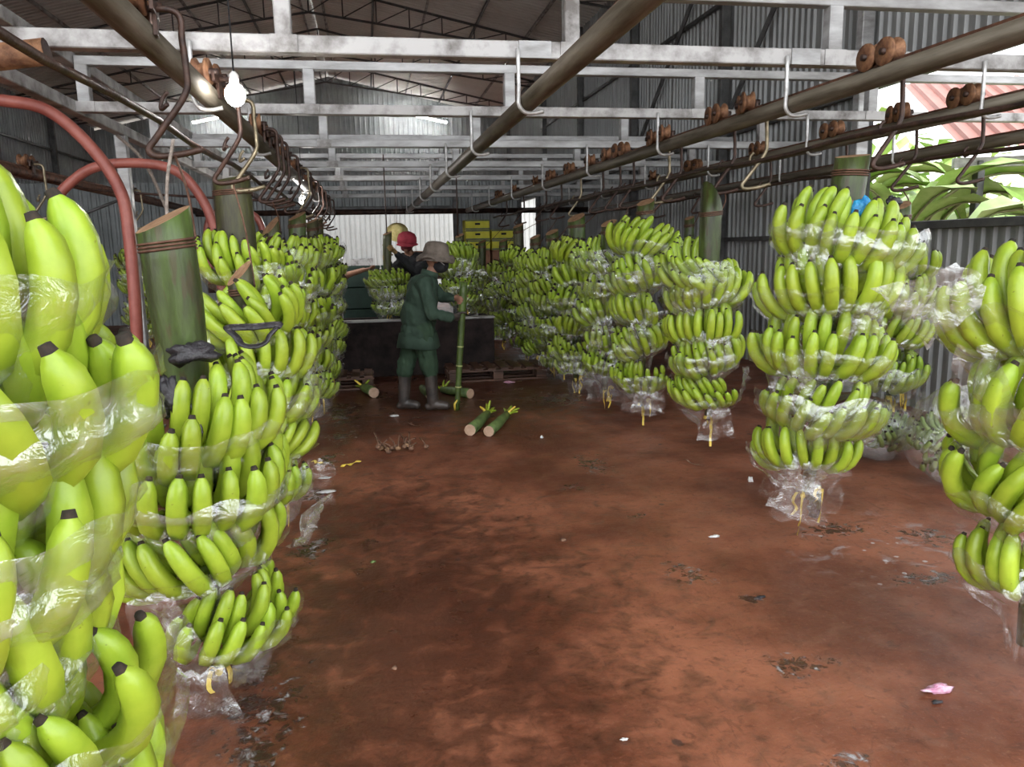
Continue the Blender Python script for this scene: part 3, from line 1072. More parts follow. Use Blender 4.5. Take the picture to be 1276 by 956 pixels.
def hand_layout(r_, spread, count, scale):
    """fingers of one hand: (kind, azimuth, radius, dz, pitch, roll, scale)"""
    out = []
    swirl = r_.uniform(-0.5, 0.5)
    fan = r_.uniform(-0.10, 0.12)
    for row in (0, 1):
        n = count - row
        for i in range(n):
            u = (i + 0.5) / n * 2 - 1
            th = u * spread + r_.uniform(-0.035, 0.035)
            kd = (r_.randrange(3)) + 3 * row
            edge = abs(u) ** 3
            s = scale * r_.uniform(0.93, 1.06) * (1 - 0.10 * edge)
            out.append((kd, th, (0.098 if row == 0 else 0.075) * scale, (0.0 if row == 0 else 0.035) * scale,
                        r_.uniform(-0.09, 0.09) - 0.12 * edge + fan, r_.uniform(-0.09, 0.09) + 0.12 * u + swirl, s))
    return out


def film_mesh(name, P, phi, spread, z_top, z_bot, seed, m, tuck=0.35, skirt=0.06):
    """clear sheet pulled over the fingers of a hand: follows their outline, gathers below"""
    r_ = random.Random(seed)
    nT, nZ = 44, 15
    th = np.linspace(phi - spread - 0.20, phi + spread + 0.20, nT)
    zz = np.linspace(z_top, z_bot, nZ)
    pr = np.hypot(P[:, 0], P[:, 1])
    pa = np.arctan2(P[:, 1], P[:, 0])
    g = np.zeros((nZ, nT))
    for i, z in enumerate(zz):
        selz = np.abs(P[:, 2] - z) < 0.022
        if not selz.any():
            continue
        rr, aa = pr[selz], pa[selz]
        da = (aa[None, :] - th[:, None] + PI) % (2 * PI) - PI
        ok = np.abs(da) < 0.10
        g[i] = np.where(ok, rr[None, :], 0).max(axis=1)
    raw = g.copy()
    # bridge gaps: running maximum then blur
    for _ in range(2):
        pad = np.pad(g, ((1, 1), (2, 2)), mode='edge')
        mx_ = np.max([pad[1:-1, k:k + nT] for k in range(5)] + [pad[0:-2, 2:2 + nT] * 0.98, pad[2:, 2:2 + nT] * 0.98], axis=0)
        g = np.maximum(g, mx_ * 0.97)
    pad = np.pad(g, 1, mode='edge')
    g = (pad[:-2, 1:-1] + pad[2:, 1:-1] + pad[1:-1, :-2] + pad[1:-1, 2:] + 2 * g) / 6
    g = np.maximum(g, raw + 0.002) + 0.006
    g = np.maximum(g, 0.08)
    off = seed * 3.17
    vs = []
    for i in range(nZ):
        t = i / (nZ - 1)
        for j in range(nT):
            a = th[j]
            q = Vector((math.cos(a) * 2.2 + off, math.sin(a) * 2.2, t * 1.5))
            cr = noise.noise(q * 2.0) * 0.012 + noise.noise(q * 6.0) * 0.006
            e = min(j, nT - 1 - j) / 5.0
            r = g[i, j] + cr
            z = zz[i]
            if i < 4:      # loose top edge
                k = (4 - i) / 4
                z += k * 0.05 * noise.noise(Vector((a * 2.5 + off, 3.3, 0)))
                r += k * 0.012 * abs(noise.noise(Vector((a * 5 + off, 7, 0))))
            if t > 0.62:   # gathered below the hand
                k = (t - 0.62) / 0.38
                r *= 1 - tuck * k * k
                r += k * 0.02 * noise.noise(Vector((a * 7 + off, 1.2, t)))
                z -= k * skirt * (0.5 + abs(noise.noise(Vector((a * 3 + off, 5, 0)))) * 1.6)
            if e < 1:      # ends of the sheet stand off a little
                r += (1 - e) * 0.025 * (0.4 + noise.noise(Vector((t * 3 + off, 9, j))))
            vs.append((r * math.cos(a), r * math.sin(a), z))
    fs = []
    for i in range(nZ - 1):
        for j in range(nT - 1):
            a = i * nT + j
            fs.append((a, a + nT, a + nT + 1, a + 1))
    me = bpy.data.meshes.new(name)
    me.from_pydata(vs, [], fs)
    me.materials.append(M[m])
    me.polygons.foreach_set('use_smooth', [True] * len(fs))
    me.update()
    return me


def flap_mesh(seed, w, h, m):
    """a loose crumpled corner of film"""
    vs, fs = [], []
    n = 9
    for i in range(n):
        for j in range(n):
            u, v = i / (n - 1) - 0.5, j / (n - 1)
            q = Vector((u * 3 + seed, v * 3, 0.3 * seed))
            vs.append(((u * w) * (0.55 + 0.6 * v), 0.05 * noise.noise(q * 1.4) + 0.02 * noise.noise(q * 4) + 0.05 * v * v, -v * h + 0.035 * noise.noise(q * 1.1 + Vector((5, 5, 5)))))
    for i in range(n - 1):
        for j in range(n - 1):
            a = i * n + j
            fs.append((a, a + 1, a + n + 1, a + n))
    me = bpy.data.meshes.new('film_flap')
    me.from_pydata(vs, [], fs)
    me.materials.append(M[m])
    me.polygons.foreach_set('use_smooth', [True] * len(fs))
    return me


def ribbon(parent, p, ln, seed, m='yellow', name='ribbon'):
    r_ = random.Random(seed)
    bb = MB()
    for k in range(3):
        a = r_.uniform(0, 6)
        d = Vector((math.cos(a), math.sin(a), 0))
        l2 = ln * (1.0 if k == 0 else r_.uniform(0.35, 0.8))
        path = bez([(0, 0, 0), d * 0.03 + Vector((0, 0, 0.015)), d * 0.045 + Vector((0, 0, -0.3 * l2)), d * 0.03 + Vector((0.01, 0, -0.65 * l2)), d * 0.04 + Vector((0, 0, -l2))], 4)
        side = Vector((-d.y, d.x, 0)) * 0.008
        vs = []
        for i, q in enumerate(path):
            sd = Matrix.Rotation(0.12 * i, 3, 'Z') @ side
            vs += [q - sd, q + sd]
        bb.add(vs, [(2 * i, 2 * i + 1, 2 * i + 3, 2 * i + 2) for i in range(len(path) - 1)], 0, True)
    bb.ball((0, 0, 0), 0.014, 8)
    return bb.build(name, m, parent, p)


def crumple(name, parent, p, size, m, seed, stretch=(1, 1, 1)):
    bb = MB()
    bb.ball((0, 0, 0), 1.0, 18)
    vs = []
    for v in bb.v:
        q = Vector(v)
        s = 0.62 + 0.55 * noise.noise(q * 1.6 + Vector((seed, 0, 0))) + 0.35 * abs(noise.noise(q * 4.5 + Vector((0, seed, 0))))
        vs.append((q.x * s * size * stretch[0], q.y * s * size * stretch[1], q.z * s * size * stretch[2]))
    bb.v = vs
    return bb.build(name, m, parent, p)


STALK = {}


def bunch(label, x, y, z_bot, z_top_hand, z_stem, n_hands, scale, fine, phi0, tilt=(0, 0), group='hanging banana bunches',
          stem_r=0.06, stem_m='stalk', skin='banana', film='film', seed=1, ribbons=True, cut_tilt=0.25, fill=1.0, spread=R(122), wraps=None, jitter=0.85, z_low=None):
    """a hanging bunch: stalk, hands of bananas, plastic wraps, ribbon"""
    r_ = random.Random(seed)
    t = thing('banana_bunch', label, 'banana bunch', (x, y, z_bot), (tilt[0], tilt[1], 0), group)
    H = z_stem - z_bot
    STALK[t.name] = (H, seed, stem_r)
    # stalk with a slanted cut end
    bb = MB()
    n = 14
    path, rad = [], []
    for i in range(12):
        k = i / 11
        zt = -0.02 + (H + 0.02) * k
        path.append(Vector((0.02 * math.sin(k * 3 + seed), 0.02 * math.cos(k * 2.3 + seed) - 0.02, zt)))
        rad.append(0.024 + (stem_r - 0.024) * min(1.0, (k * 1.25) ** 0.9) * (1 + 0.03 * math.sin(9 * k + seed)))
    bb.tube(path, rad, n, capm=1)
    top0 = 11 * n
    for k in range(n):
        vx, vy, vz = bb.v[top0 + k]
        bb.v[top0 + k] = (vx, vy, vz + (vx - path[-1].x) * cut_tilt * 1.6 + (vy - path[-1].y) * cut_tilt - 0.02)
    bb.build('stalk', [stem_m, 'cut'], t)
    zh = z_top_hand - z_bot
    lo = (z_low - z_bot) if z_low is not None else 0.06
    for h in range(n_hands):
        k = h / max(1, n_hands - 1)
        z = zh + (lo - zh) * k + (r_.uniform(-0.03, 0.03) if 0 < h < n_hands - 1 else 0)
        sc = scale * (1.0 - 0.22 * k ** 1.5) * (0.96 if h == 0 else 1.0)
        phi = phi0 + (1 if h % 2 else -1) * jitter * r_.uniform(0.5, 1.2) + r_.uniform(-0.15, 0.15)
        sp = spread * (1.0 - 0.10 * k) * r_.uniform(0.82, 1.05)
        cnt = max(5, int(round(7.2 * sp * (1 - 0.10 * k) * fill)))
        lay = hand_layout(r_, sp, cnt, sc)
        tl = (r_.uniform(-0.3, 0.3), r_.uniform(-0.3, 0.3))
        hm = Matrix.Translation((0, 0, z)) @ Euler((tl[0], tl[1], phi)).to_matrix().to_4x4()
        pts = []
        mats4 = []
        for kd, th, rad0, dz, pit, rol, s in lay:
            mt = Matrix.Rotation(th, 4, 'Z') @ Matrix.Translation((rad0, 0, dz)) @ Euler((rol, -pit, 0)).to_matrix().to_4x4() @ Matrix.Scale(s, 4)
            mats4.append(mt)
            g = COARSE_NP[kd][0]
            w = np.array(hm @ mt)
            pts.append(g @ w[:3, :3].T + w[:3, 3])
        Pn = np.concatenate(pts)
        # crown: the thick collar the fingers grow from
        cr = MB()
        nseg = 14
        path = [Vector((0.068 * sc * math.cos(a), 0.068 * sc * math.sin(a), 0.012)) for a in np.linspace(-sp, sp, nseg)]
        cr.tube(path, [0.026 * sc] * nseg, 7)
        if fine:
            hobj = cr.build('hand', 'crown', t)
            hobj.matrix_local = hm
            for (kd, *_), mt in zip(lay, mats4):
                o = bpy.data.objects.new('banana', FINE[skin][kd])
                C.objects.link(o)
                o.parent = hobj
                o.matrix_local = mt
        else:
            for (kd, *_), mt in zip(lay, mats4):
                g = COARSE_NP[kd]
                w = np.array(mt)
                vv = g[0] @ w[:3, :3].T + w[:3, 3]
                o0 = len(cr.v)
                cr.v.extend(map(tuple, vv))
                cr.f.extend(tuple(i + o0 for i in q) for q in g[1])
                cr.m.extend(1 + q for q in g[2])
                cr.sm.extend([True] * len(g[1]))
            hobj = cr.build('hand', ['crown', skin, 'tip'], t)
            hobj.matrix_local = hm
        if wraps is None or h in wraps:
            zt = z + r_.uniform(0.05, 0.13) * sc
            fmat = film if r_.random() < 0.45 else film + '_b'
            zb = z - r_.uniform(0.10, 0.14) * sc
            fm = film_mesh('plastic_wrap', Pn, phi, sp * r_.uniform(0.75, 1.0), zt, zb, seed * 13 + h, fmat, skirt=r_.uniform(0.05, 0.15))
            obj('plastic_wrap', fm, t)
            if r_.random() < 0.7:
                a = phi + r_.uniform(-1.2, 1.2)
                o = obj('film_flap', flap_mesh(seed + h * 7, 0.24, 0.2 * r_.uniform(0.8, 1.4), film + '_b'), t, (0.27 * sc * math.cos(a), 0.27 * sc * math.sin(a), z + r_.uniform(-0.02, 0.05)), (0, 0, a + PI / 2))
    if ribbons:
        a = phi0 + r_.uniform(-0.4, 0.4)
        ribbon(t, (0.06 * math.cos(a), 0.06 * math.sin(a), -0.0), r_.uniform(0.16, 0.24), seed)
        if r_.random() < 0.6:
            a += 0.9
            ribbon(t, (0.10 * math.cos(a), 0.10 * math.sin(a), 0.04), r_.uniform(0.14, 0.2), seed + 5)
    return t


def stalk_at(t, zl):
    """centre and radius of the stalk of bunch t at local height zl"""
    H, seed, sr = STALK[t.name]
    k = (zl + 0.02) / (H + 0.02)
    return (Vector((0.02 * math.sin(k * 3 + seed), 0.02 * math.cos(k * 2.3 + seed) - 0.02, zl)), 0.024 + (sr - 0.024) * min(1.0, (k * 1.25) ** 0.9) * (1 + 0.03 * math.sin(9 * k + seed)))


def tie(t, hook, m='wire', turns=3):
    """wire wound round the stalk of bunch t and led up to its hook (hook: world point)"""
    H = STALK[t.name][0]
    bb = MB()
    path = []
    for k in range(turns * 12 + 1):
        a = 2 * PI * k / 12
        c, r = stalk_at(t, H - 0.12 + 0.011 * k / 12)
        path.append(c + Vector((math.cos(a) * (r + 0.003), math.sin(a) * (r + 0.003), 0.006 * math.sin(a + 1))))
    bb.tube(path, 0.0045, 5)
    mi = (Matrix.Translation(t.location) @ t.rotation_euler.to_matrix().to_4x4()).inverted()
    e = mi @ Vector(hook)
    bb.tube(bez([path[-1], path[-1] * 0.5 + e * 0.5 + Vector((0.012, -0.01, 0.01)), e], 5), 0.0045, 5)
    bb.build('tie_wire', m, t)


A_L = R(-55)    # side of a left-row bunch that faces the camera and aisle
A_R = R(-125)
L0 = bunch('huge banana bunch filling the left edge, closest to the camera', -0.70, 1.45, 0.10, 1.30, 2.05, 6, 1.36, True, R(-45), tilt=(0, -0.09), seed=11, stem_r=0.07, ribbons=False, z_low=0.36, jitter=0.4, spread=R(128))
L1 = bunch('bunch with a thick bare green stalk bound with wire, second in the left row', -0.60, 2.68, 0.06, 0.86, 1.63, 4, 1.2, True, R(-60), tilt=(0, -0.03), seed=12, stem_r=0.083, cut_tilt=0.25, z_low=0.20, jitter=0.45, wraps=(0, 1, 2, 3))
tie(L1, (-0.65, 2.98, 1.842))
L2 = bunch('bunch with a short brown slanted stalk stub, third from the camera on the left', -0.57, 3.72, 0.30, 1.12, 1.43, 5, 1.1, True, R(-50), seed=13, stem_r=0.055, stem_m='stalk_brown', cut_tilt=0.5)
L3 = bunch('bunch hanging from a tall dark flat stalk behind the short brown stub on the left', -0.72, 4.75, 0.20, 1.36, 1.94, 6, 1.1, True, A_L, seed=14, stem_r=0.105, stem_m='stalk_brown', cut_tilt=0.1)
L4 = bunch('bunch with a dark slanted stalk, fifth from the camera on the left', -0.66, 5.85, 0.25, 1.39, 1.70, 6, 1.08, False, A_L, seed=15, stem_r=0.07, film='film_far', cut_tilt=0.6, stem_m='stalk_brown')
L5 = bunch('bunch with a thick pale-ended stalk and a wrapped top hand, sixth on the left', -0.58, 6.95, 0.2, 1.36, 1.82, 6, 1.08, False, A_L, seed=16, stem_r=0.075, film='film_far', cut_tilt=0.3)
L6 = bunch('bunch second from the far end of the left row', -0.55, 8.15, 0.15, 1.39, 1.82, 6, 1.05, False, A_L, seed=17, stem_r=0.06, film='film_far', stem_m='stalk_brown')
L7 = bunch('bunch at the far end of the left row beside the reaching arm', -0.55, 9.0, 0.30, 1.46, 1.86, 6, 1.0, False, A_L, seed=18, stem_r=0.06, film='film_far', stem_m='stalk_brown')

R0 = bunch('large bright bunch with a fat cut stalk and blue plastic, front right', 2.14, 3.50, 0.22, 1.42, 1.93, 5, 1.22, True, R(-122), tilt=(0.0, 0.115), seed=21, stem_r=0.082, cut_tilt=0.15, z_low=0.38, jitter=0.5)
R1 = bunch('bunch with a pointed green stalk, second in the right row', 2.30, 5.00, 0.30, 1.28, 1.80, 5, 1.12, True, R(-118), seed=22, stem_r=0.075, cut_tilt=-0.9, z_low=0.42)
R2 = bunch('bunch with pale stalk end and wrapped top hand, third in the right row', 2.22, 6.10, 0.18, 1.42, 1.86, 5, 1.14, True, R(-115), seed=23, stem_r=0.07, film='film_far', z_low=0.36)
R3 = bunch('bunch with a wire-wound green stalk, fourth in the right row', 2.14, 6.85, 0.16, 1.32, 1.72, 5, 1.1, False, R(-115), seed=24, stem_r=0.07, film='film_far', z_low=0.34)
R4 = bunch('bunch with a thick mottled stalk, fifth in the right row', 2.06, 7.65, 0.14, 1.30, 1.80, 6, 1.08, False, R(-112), seed=25, stem_r=0.085, film='film_far', skin='banana')
R5 = bunch('bunch with a light green square-cut stalk, sixth in the right row', 2.03, 8.5, 0.14, 1.22, 1.68, 6, 1.05, False, R(-112), seed=26, stem_r=0.07, film='film_far')
R6 = bunch('bunch with a short dark stalk, seventh in the right row', 2.02, 9.3, 0.16, 1.20, 1.64, 6, 1.05, False, R(-110), seed=27, stem_r=0.065, film='film_far', stem_m='stalk_brown', skin='banana')
R7 = bunch('bunch with a dark leaning stalk, eighth in the right row', 2.02, 10.15, 0.12, 1.26, 1.80, 6, 1.02, False, R(-110), tilt=(0, -0.03), seed=28, stem_r=0.07, film='film_far', stem_m='stalk_brown')
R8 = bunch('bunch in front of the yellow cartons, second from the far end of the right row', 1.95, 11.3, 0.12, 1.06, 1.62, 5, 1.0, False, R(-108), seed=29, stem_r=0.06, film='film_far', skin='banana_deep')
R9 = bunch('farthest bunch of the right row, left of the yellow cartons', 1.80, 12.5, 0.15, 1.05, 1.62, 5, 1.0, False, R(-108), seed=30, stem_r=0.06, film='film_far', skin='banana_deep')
RR = bunch('bunch cut off by the right edge of the photo', 2.16, 2.10, 0.14, 1.14, 1.62, 4, 1.25, True, R(-140), seed=31, stem_r=0.065, ribbons=False, jitter=0.5, z_low=0.32, wraps=(0, 1, 2, 3))
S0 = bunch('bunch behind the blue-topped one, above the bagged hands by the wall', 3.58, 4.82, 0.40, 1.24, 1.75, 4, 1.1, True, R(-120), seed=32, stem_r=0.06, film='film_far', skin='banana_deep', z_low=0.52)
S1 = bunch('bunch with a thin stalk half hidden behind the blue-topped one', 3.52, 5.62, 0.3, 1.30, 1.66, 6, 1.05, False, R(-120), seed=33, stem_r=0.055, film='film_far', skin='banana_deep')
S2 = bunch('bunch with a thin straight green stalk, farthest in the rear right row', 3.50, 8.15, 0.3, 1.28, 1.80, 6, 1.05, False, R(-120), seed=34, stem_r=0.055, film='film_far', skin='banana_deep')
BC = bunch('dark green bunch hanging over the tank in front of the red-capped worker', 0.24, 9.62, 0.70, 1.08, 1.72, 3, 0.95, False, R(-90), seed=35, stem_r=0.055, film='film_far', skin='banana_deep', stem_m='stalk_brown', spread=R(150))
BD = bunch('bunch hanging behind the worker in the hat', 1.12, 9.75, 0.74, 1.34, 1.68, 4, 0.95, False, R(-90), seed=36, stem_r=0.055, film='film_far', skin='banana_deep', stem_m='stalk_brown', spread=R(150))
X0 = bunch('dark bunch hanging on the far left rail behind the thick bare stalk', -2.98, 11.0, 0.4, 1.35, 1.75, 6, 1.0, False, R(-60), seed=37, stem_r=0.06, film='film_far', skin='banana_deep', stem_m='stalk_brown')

# ties to the hooks
for t_, hy_ in ((L2, 4.12), (L3, 4.62), (L4, 5.66), (L5, 7.2), (L6, 8.25), (L7, 8.6)):
    tie(t_, (rail_x(-0.76, -0.62, hy_) + 0.08, hy_, 1.842))
for t_, hy_ in ((R0, 3.41), (R1, 5.05), (R2, 6.15), (R3, 6.9), (R4, 7.8), (R5, 8.55), (R6, 9.35), (R7, 10.1), (R8, 11.4), (R9, 12.6)):
    tie(t_, (rail_x(2.50, 2.03, hy_) + 0.08, hy_, 1.838))
for t_, hy_ in ((S0, 4.9), (S1, 5.65), (S2, 8.2)):
    tie(t_, (rail_x(3.62, 3.45, hy_, 2.0) + 0.08, hy_, 1.836))
tie(X0, (-2.92, 11.0, 1.842))
tie(L0, (rail_x(-0.76, -0.62, 1.45), 1.45, 2.22))
tie(RR, (rail_x(2.50, 2.03, 2.10), 2.10, 2.22))
for t_, zz in ((BC, 1.72), (BD, 1.68)):
    bb = MB()
    bb.tube([(0.0, 0, zz - t_.location.z - 0.08), (0.0, 0, 2.62 - t_.location.z)], 0.008, 6)
    bb.build('tie_wire', 'rust_dark', t_)

# loose plastic on the bunches
crumple('black_plastic_rag', L1, (0.07, -0.13, 1.13), 0.10, 'black_plastic', 3.0, (1.15, 0.6, 0.42))
crumple('black_plastic_rag', L1, (0.02, -0.24, 1.02), 0.065, 'black_plastic', 5.0, (0.7, 0.5, 1.2))
bb = MB()
bb.tube(bez([Vector((0.075 * math.cos(a) * (1 + 0.2 * math.sin(3 * a)), 0.03 * math.sin(a), 0.03 * math.sin(a) + 0.012 * math.cos(2 * a))) for a in np.linspace(0, 2 * PI, 13)], 3), 0.017, 6, flat=0.35)
o = bb.build('black_strap', 'black_plastic', L1, (0.25, -0.02, 1.17))
bb = MB()
bb.tube(bez([(0.04, -0.22, 1.05), (0.10, -0.25, 0.9), (0.02, -0.26, 0.78)], 5), 0.006, 5)
bb.build('black_strap', 'black_plastic', L1)
crumple('blue_plastic_rag', R0, (-0.02, -0.17, 1.42), 0.07, 'blue_plastic', 7.0, (0.9, 0.6, 1.1))
crumple('dry_leaf_wrap', R0, (-0.04, -0.06, 1.46), 0.085, 'cut', 8.0, (1.1, 0.8, 0.5))
crumple('black_plastic_rag', R0, (0.16, -0.14, 1.49), 0.05, 'black_plastic', 9.0, (1.1, 0.7, 0.6))
crumple('blue_plastic_rag', RR, (-0.07, -0.17, 1.32), 0.06, 'blue_plastic', 10.0, (0.5, 0.4, 1.5))
crumple('black_plastic_rag', R4, (0.05, -0.2, 1.40), 0.08, 'black_plastic', 12.0, (1.2, 0.6, 0.5))
crumple('black_plastic_rag', L5, (0.1, -0.2, 1.32), 0.04, 'black_plastic', 13.0)
o = obj('film_flap', flap_mesh(77, 0.24, 0.24, 'film_milky'), RR, (-0.34, -0.02, 1.24), (0.3, 0.9, -0.3))
o = obj('film_flap', flap_mesh(78, 0.26, 0.26, 'film'), L2, (0.30, -0.1, 0.22), (0.2, 0.2, 0.5))
o = obj('film_flap', flap_mesh(79, 0.22, 0.12, 'film_milky'), L1, (0.36, 0.02, 0.47), (0.9, -0.9, 0.3))
for t_, s_ in ((R2, 5), (R3, 6), (R0, 8)):
    for k in range(3):
        a = A_R + (k - 1) * 0.8
        obj('film_flap', flap_mesh(80 + s_ * 3 + k, 0.26, 0.3, 'film'), t_, (0.2 * math.cos(a), 0.2 * math.sin(a), 0.22), (0.1, 0, a + PI / 2))

# dark dangling stalk end under the front right bunch
bb = MB()
bb.tube([(0.06, -0.03, 0.05), (0.07, -0.04, -0.07)], [0.03, 0.028], 9)
bb.build('stalk_end', 'stalk', R0)
crumple('dried_bud', R0, (0.055, -0.05, -0.075), 0.04, 'black_plastic', 21.0)

# ================================================================== LAMPS
def bulb_lamp(x, y, z, label, watt):
    t = thing('light_bulb', label, 'lamp', (x, y, z), group='bare bulbs over the left row')
    MB().ball((0, 0, 0), (0.046, 0.046, 0.052), 14).build('glass', 'bulb', t)
    MB().lathe([(0.018, 0.035), (0.022, 0.05), (0.022, 0.085), (0.008, 0.10)], 10).build('socket', 'white_plastic', t)
    MB().tube([(0, 0, 0.09), (0.01, 0.0, roof_z(x) - z - 0.1)], 0.004, 5).build('cable', 'black_cloth', t)
    ld = bpy.data.lights.new('bulb_light', 'POINT')
    ld.energy = watt
    ld.shadow_soft_size = 0.06
    ld.color = (1, 0.97, 0.92)
    lo = bpy.data.objects.new('bulb_light', ld)
    C.objects.link(lo)
    lo.parent = t
    lo.location = (0, 0, -0.10)
    return t


bulb_lamp(-0.557, 3.85, 2.21, 'glowing bare bulb just above the left-hand rail', 0.7)
bulb_lamp(-0.75, 10.0, 2.12, 'small glowing bulb far down the left-hand rail', 18)


def tube_lamp(p, q, label):
    p, q = Vector(p), Vector(q)
    t = thing('fluorescent_tube', label, 'lamp', p, group='fluorescent tubes under the far gable')
    d = q - p
    MB().tube([d * 0.02, d * 0.98], 0.03, 8).build('glass_tube', 'bulb', t)
    MB().tube([Vector((0, 0, 0.04)), d + Vector((0, 0, 0.04))], 0.026, 4, smooth=False).build('batten', 'white_plastic', t)
    MB().tube([d * 0.5 + Vector((0, 0, 0.05)), d * 0.5 + Vector((0, 0, roof_z((p.x + q.x) / 2) - (p.z + q.z) / 2))], 0.005, 5).build('cable', 'black_cloth', t)


tube_lamp((-5.3, 27.0, 5.60), (-3.6, 27.2, 6.00), 'lit fluorescent tube hanging left of the ridge at the far end')
tube_lamp((0.5, 27.0, 6.15), (2.9, 27.2, 5.70), 'lit fluorescent tube hanging right of the ridge at the far end')

# ================================================================== HOSES, PIPES AND CABLES ON THE LEFT
hose_defs = [([(-2.75, 5.1, 2.20), (-2.30, 5.1, 2.42), (-1.99, 5.0, 2.374), (-1.75, 5.0, 2.32), (-1.54, 5.0, 2.113), (-1.41, 5.0, 1.863), (-1.39, 5.0, 1.60), (-1.40, 5.0, 1.1), (-1.45, 5.05, 0.5)], 0.035, 'thick red hose arching highest at the left edge'),
             ([(-2.15, 6.0, 1.2), (-2.10, 5.9, 1.80), (-1.95, 5.9, 2.02), (-1.72, 5.9, 2.12), (-1.35, 5.9, 2.10), (-1.16, 5.9, 1.93), (-1.06, 5.9, 1.6), (-1.05, 5.9, 0.9)], 0.034, 'red hose arching behind the white post'),
             ([(-1.55, 8.2, 1.2), (-1.55, 8.2, 1.75), (-1.40, 8.2, 1.92), (-1.15, 8.2, 1.90), (-1.02, 8.2, 1.7), (-1.0, 8.2, 1.0)], 0.034, 'small red hose arch beside the thick bare stalk'),
             ([(-3.3, 6.4, 1.6), (-2.9, 6.4, 1.78), (-2.62, 6.4, 1.62), (-2.55, 6.4, 1.2), (-2.5, 6.4, 0.6)], 0.034, 'low red hose at the very left edge')]
for pts, r, lb in hose_defs:
    p0 = Vector(pts[-1])
    p0.z = 0
    pts = pts + [(pts[-1][0] + 0.05, pts[-1][1], 0.04)]
    t = thing('hose', lb, 'hose', p0, group='red hoses on the left')
    bb = MB()
    bb.tube([Vector(q) - p0 for q in bez(pts, 6)], r, 10)
    bb.build('hose_pipe', 'hose', t)
    e = Vector(pts[0]) - p0
    MB().tube([e, e + (Vector(pts[0]) - Vector(pts[1])).normalized() * 0.09], r * 1.2, 10).build('coupling', 'rust_dark', t)
    if pts[0][2] > 1.4:
        MB().tube([e, (e.x, e.y, 0.0)], 0.02, 7).build('riser_pipe', 'rust_dark', t)
t = thing('rusty_pipe_stub', 'short rusty pipe end poking in at the upper left edge', 'pipe', (-1.93, 2.5, 1.92))
MB().tube([(0, 0, 0), (1.07, 0, 0.15)], 0.037, 12, capm=1).build('pipe', ['wheel', 'rust_dark'], t)
MB().tube([(0.1, 0, 0.02), (0.1, 0, 0.55)], 0.012, 6).build('hanger', 'rust_dark', t)
for pts, r, m_, lb in (([(-0.64, 2.93, 1.89), (-0.665, 2.9, 1.75), (-0.68, 2.9, 1.60)], 0.006, 'rope', 'frayed cord hanging from the nearest hook on the left'),
                       ([(-1.93, 6.9, 2.45), (-1.75, 6.9, 2.25), (-1.62, 6.9, 1.9), (-1.55, 6.9, 1.6), (-1.62, 6.9, 1.4)], 0.014, 'rope', 'pale rope dangling beside the white post'),
                       ([(-8.2, 9.0, 2.9), (-3.4, 8.5, 2.28), (-2.4, 8.0, 2.1), (-0.7, 7.5, 1.95)], 0.012, 'rust_dark', 'thin dark cable strung across the left side'),
                       ([(-8.2, 12.5, 1.9), (-5.0, 11.8, 2.3), (-4.2, 11.2, 1.9), (-3.0, 11.0, 2.25)], 0.02, 'dark_steel', 'dark cable looping by the left wall')):
    p0 = Vector(pts[0])
    bb = MB()
    bb.tube([Vector(q) - p0 for q in bez(pts, 8)], r, 6)
    tag(bb.build('cord' if m_ == 'rope' else 'cable', m_, None, p0), lb, 'cord', 'cords and cables on the left')

# ================================================================== TANK, PALLETS, BOXES
t = thing('wash_tank', 'long dark wet wash tank behind the worker in the hat', 'tank', (0.42, 9.62, 0))
tw, td, th_ = 2.1, 0.72, 0.66
MB().box((0, -td / 2 + 0.05, th_ / 2), (tw, 0.1, th_)).build('front_wall', 'tank', t)
MB().box((0, td / 2 - 0.05, th_ / 2), (tw, 0.1, th_)).build('rear_wall', 'tank', t)
for s in (-1, 1):
    MB().box((s * (tw / 2 - 0.05), 0, th_ / 2), (0.1, td - 0.2, th_)).build('end_wall', 'tank', t)
MB().box((0, -td / 2 + 0.05, th_ + 0.012), (tw + 0.02, 0.13, 0.025)).build('rim', 'galv_dirty', t)
MB().box((0, 0, th_ - 0.10), (tw - 0.2, td - 0.2, 0.02)).build('water', 'water', t)


def pallet(x, y, w, label):
    t = thing('pallet', label, 'pallet', (x, y, 0), group='wooden pallets')
    for k in range(3):
        for j in range(3):
            MB().box((-w / 2 + 0.07 + k * (w - 0.14) / 2, -0.22 + j * 0.22, 0.065), (0.12, 0.09, 0.09)).build('block', 'wood', t)
    for j in range(3):
        MB().box((0, -0.22 + j * 0.22, 0.01), (w, 0.10, 0.02)).build('bottom_board', 'wood', t)
        MB().box((0, -0.22 + j * 0.22, 0.12), (w, 0.10, 0.02)).build('stringer_board', 'wood', t)
    n = 8
    for k in range(n):
        MB().box((-w / 2 + 0.06 + k * (w - 0.12) / (n - 1), 0, 0.14), (0.09, 0.56, 0.02)).build('deck_board', 'wood', t)


pallet(-0.55, 8.72, 1.1, 'dark wooden pallet at the foot of the left row')
pallet(1.40, 8.85, 1.15, 'dark wooden pallet on the wet floor right of the worker in the hat')


def carton(x, y, z, sx, sy, sz, m, label, printed, rz=0.0, group='cartons stacked at the back'):
    t = thing('carton', label, 'box', (x, y, z), (0, 0, rz), group)
    MB().box((0, 0, sz / 2), (sx, sy, sz)).build('body', m, t)
    if printed:
        MB().box((0, -sy / 2 - 0.002, sz * 0.10), (sx * 0.99, 0.006, sz * 0.16)).build('printed_band', 'card_dark', t)
        MB().box((0, -sy / 2 - 0.002, sz * 0.92), (sx * 0.99, 0.006, sz * 0.14)).build('printed_band', 'card_dark', t)
    MB().box((0, -sy / 2 - 0.003, sz * 0.58), (0.09, 0.008, 0.035)).build('hand_hole', 'black_cloth', t)
    return t


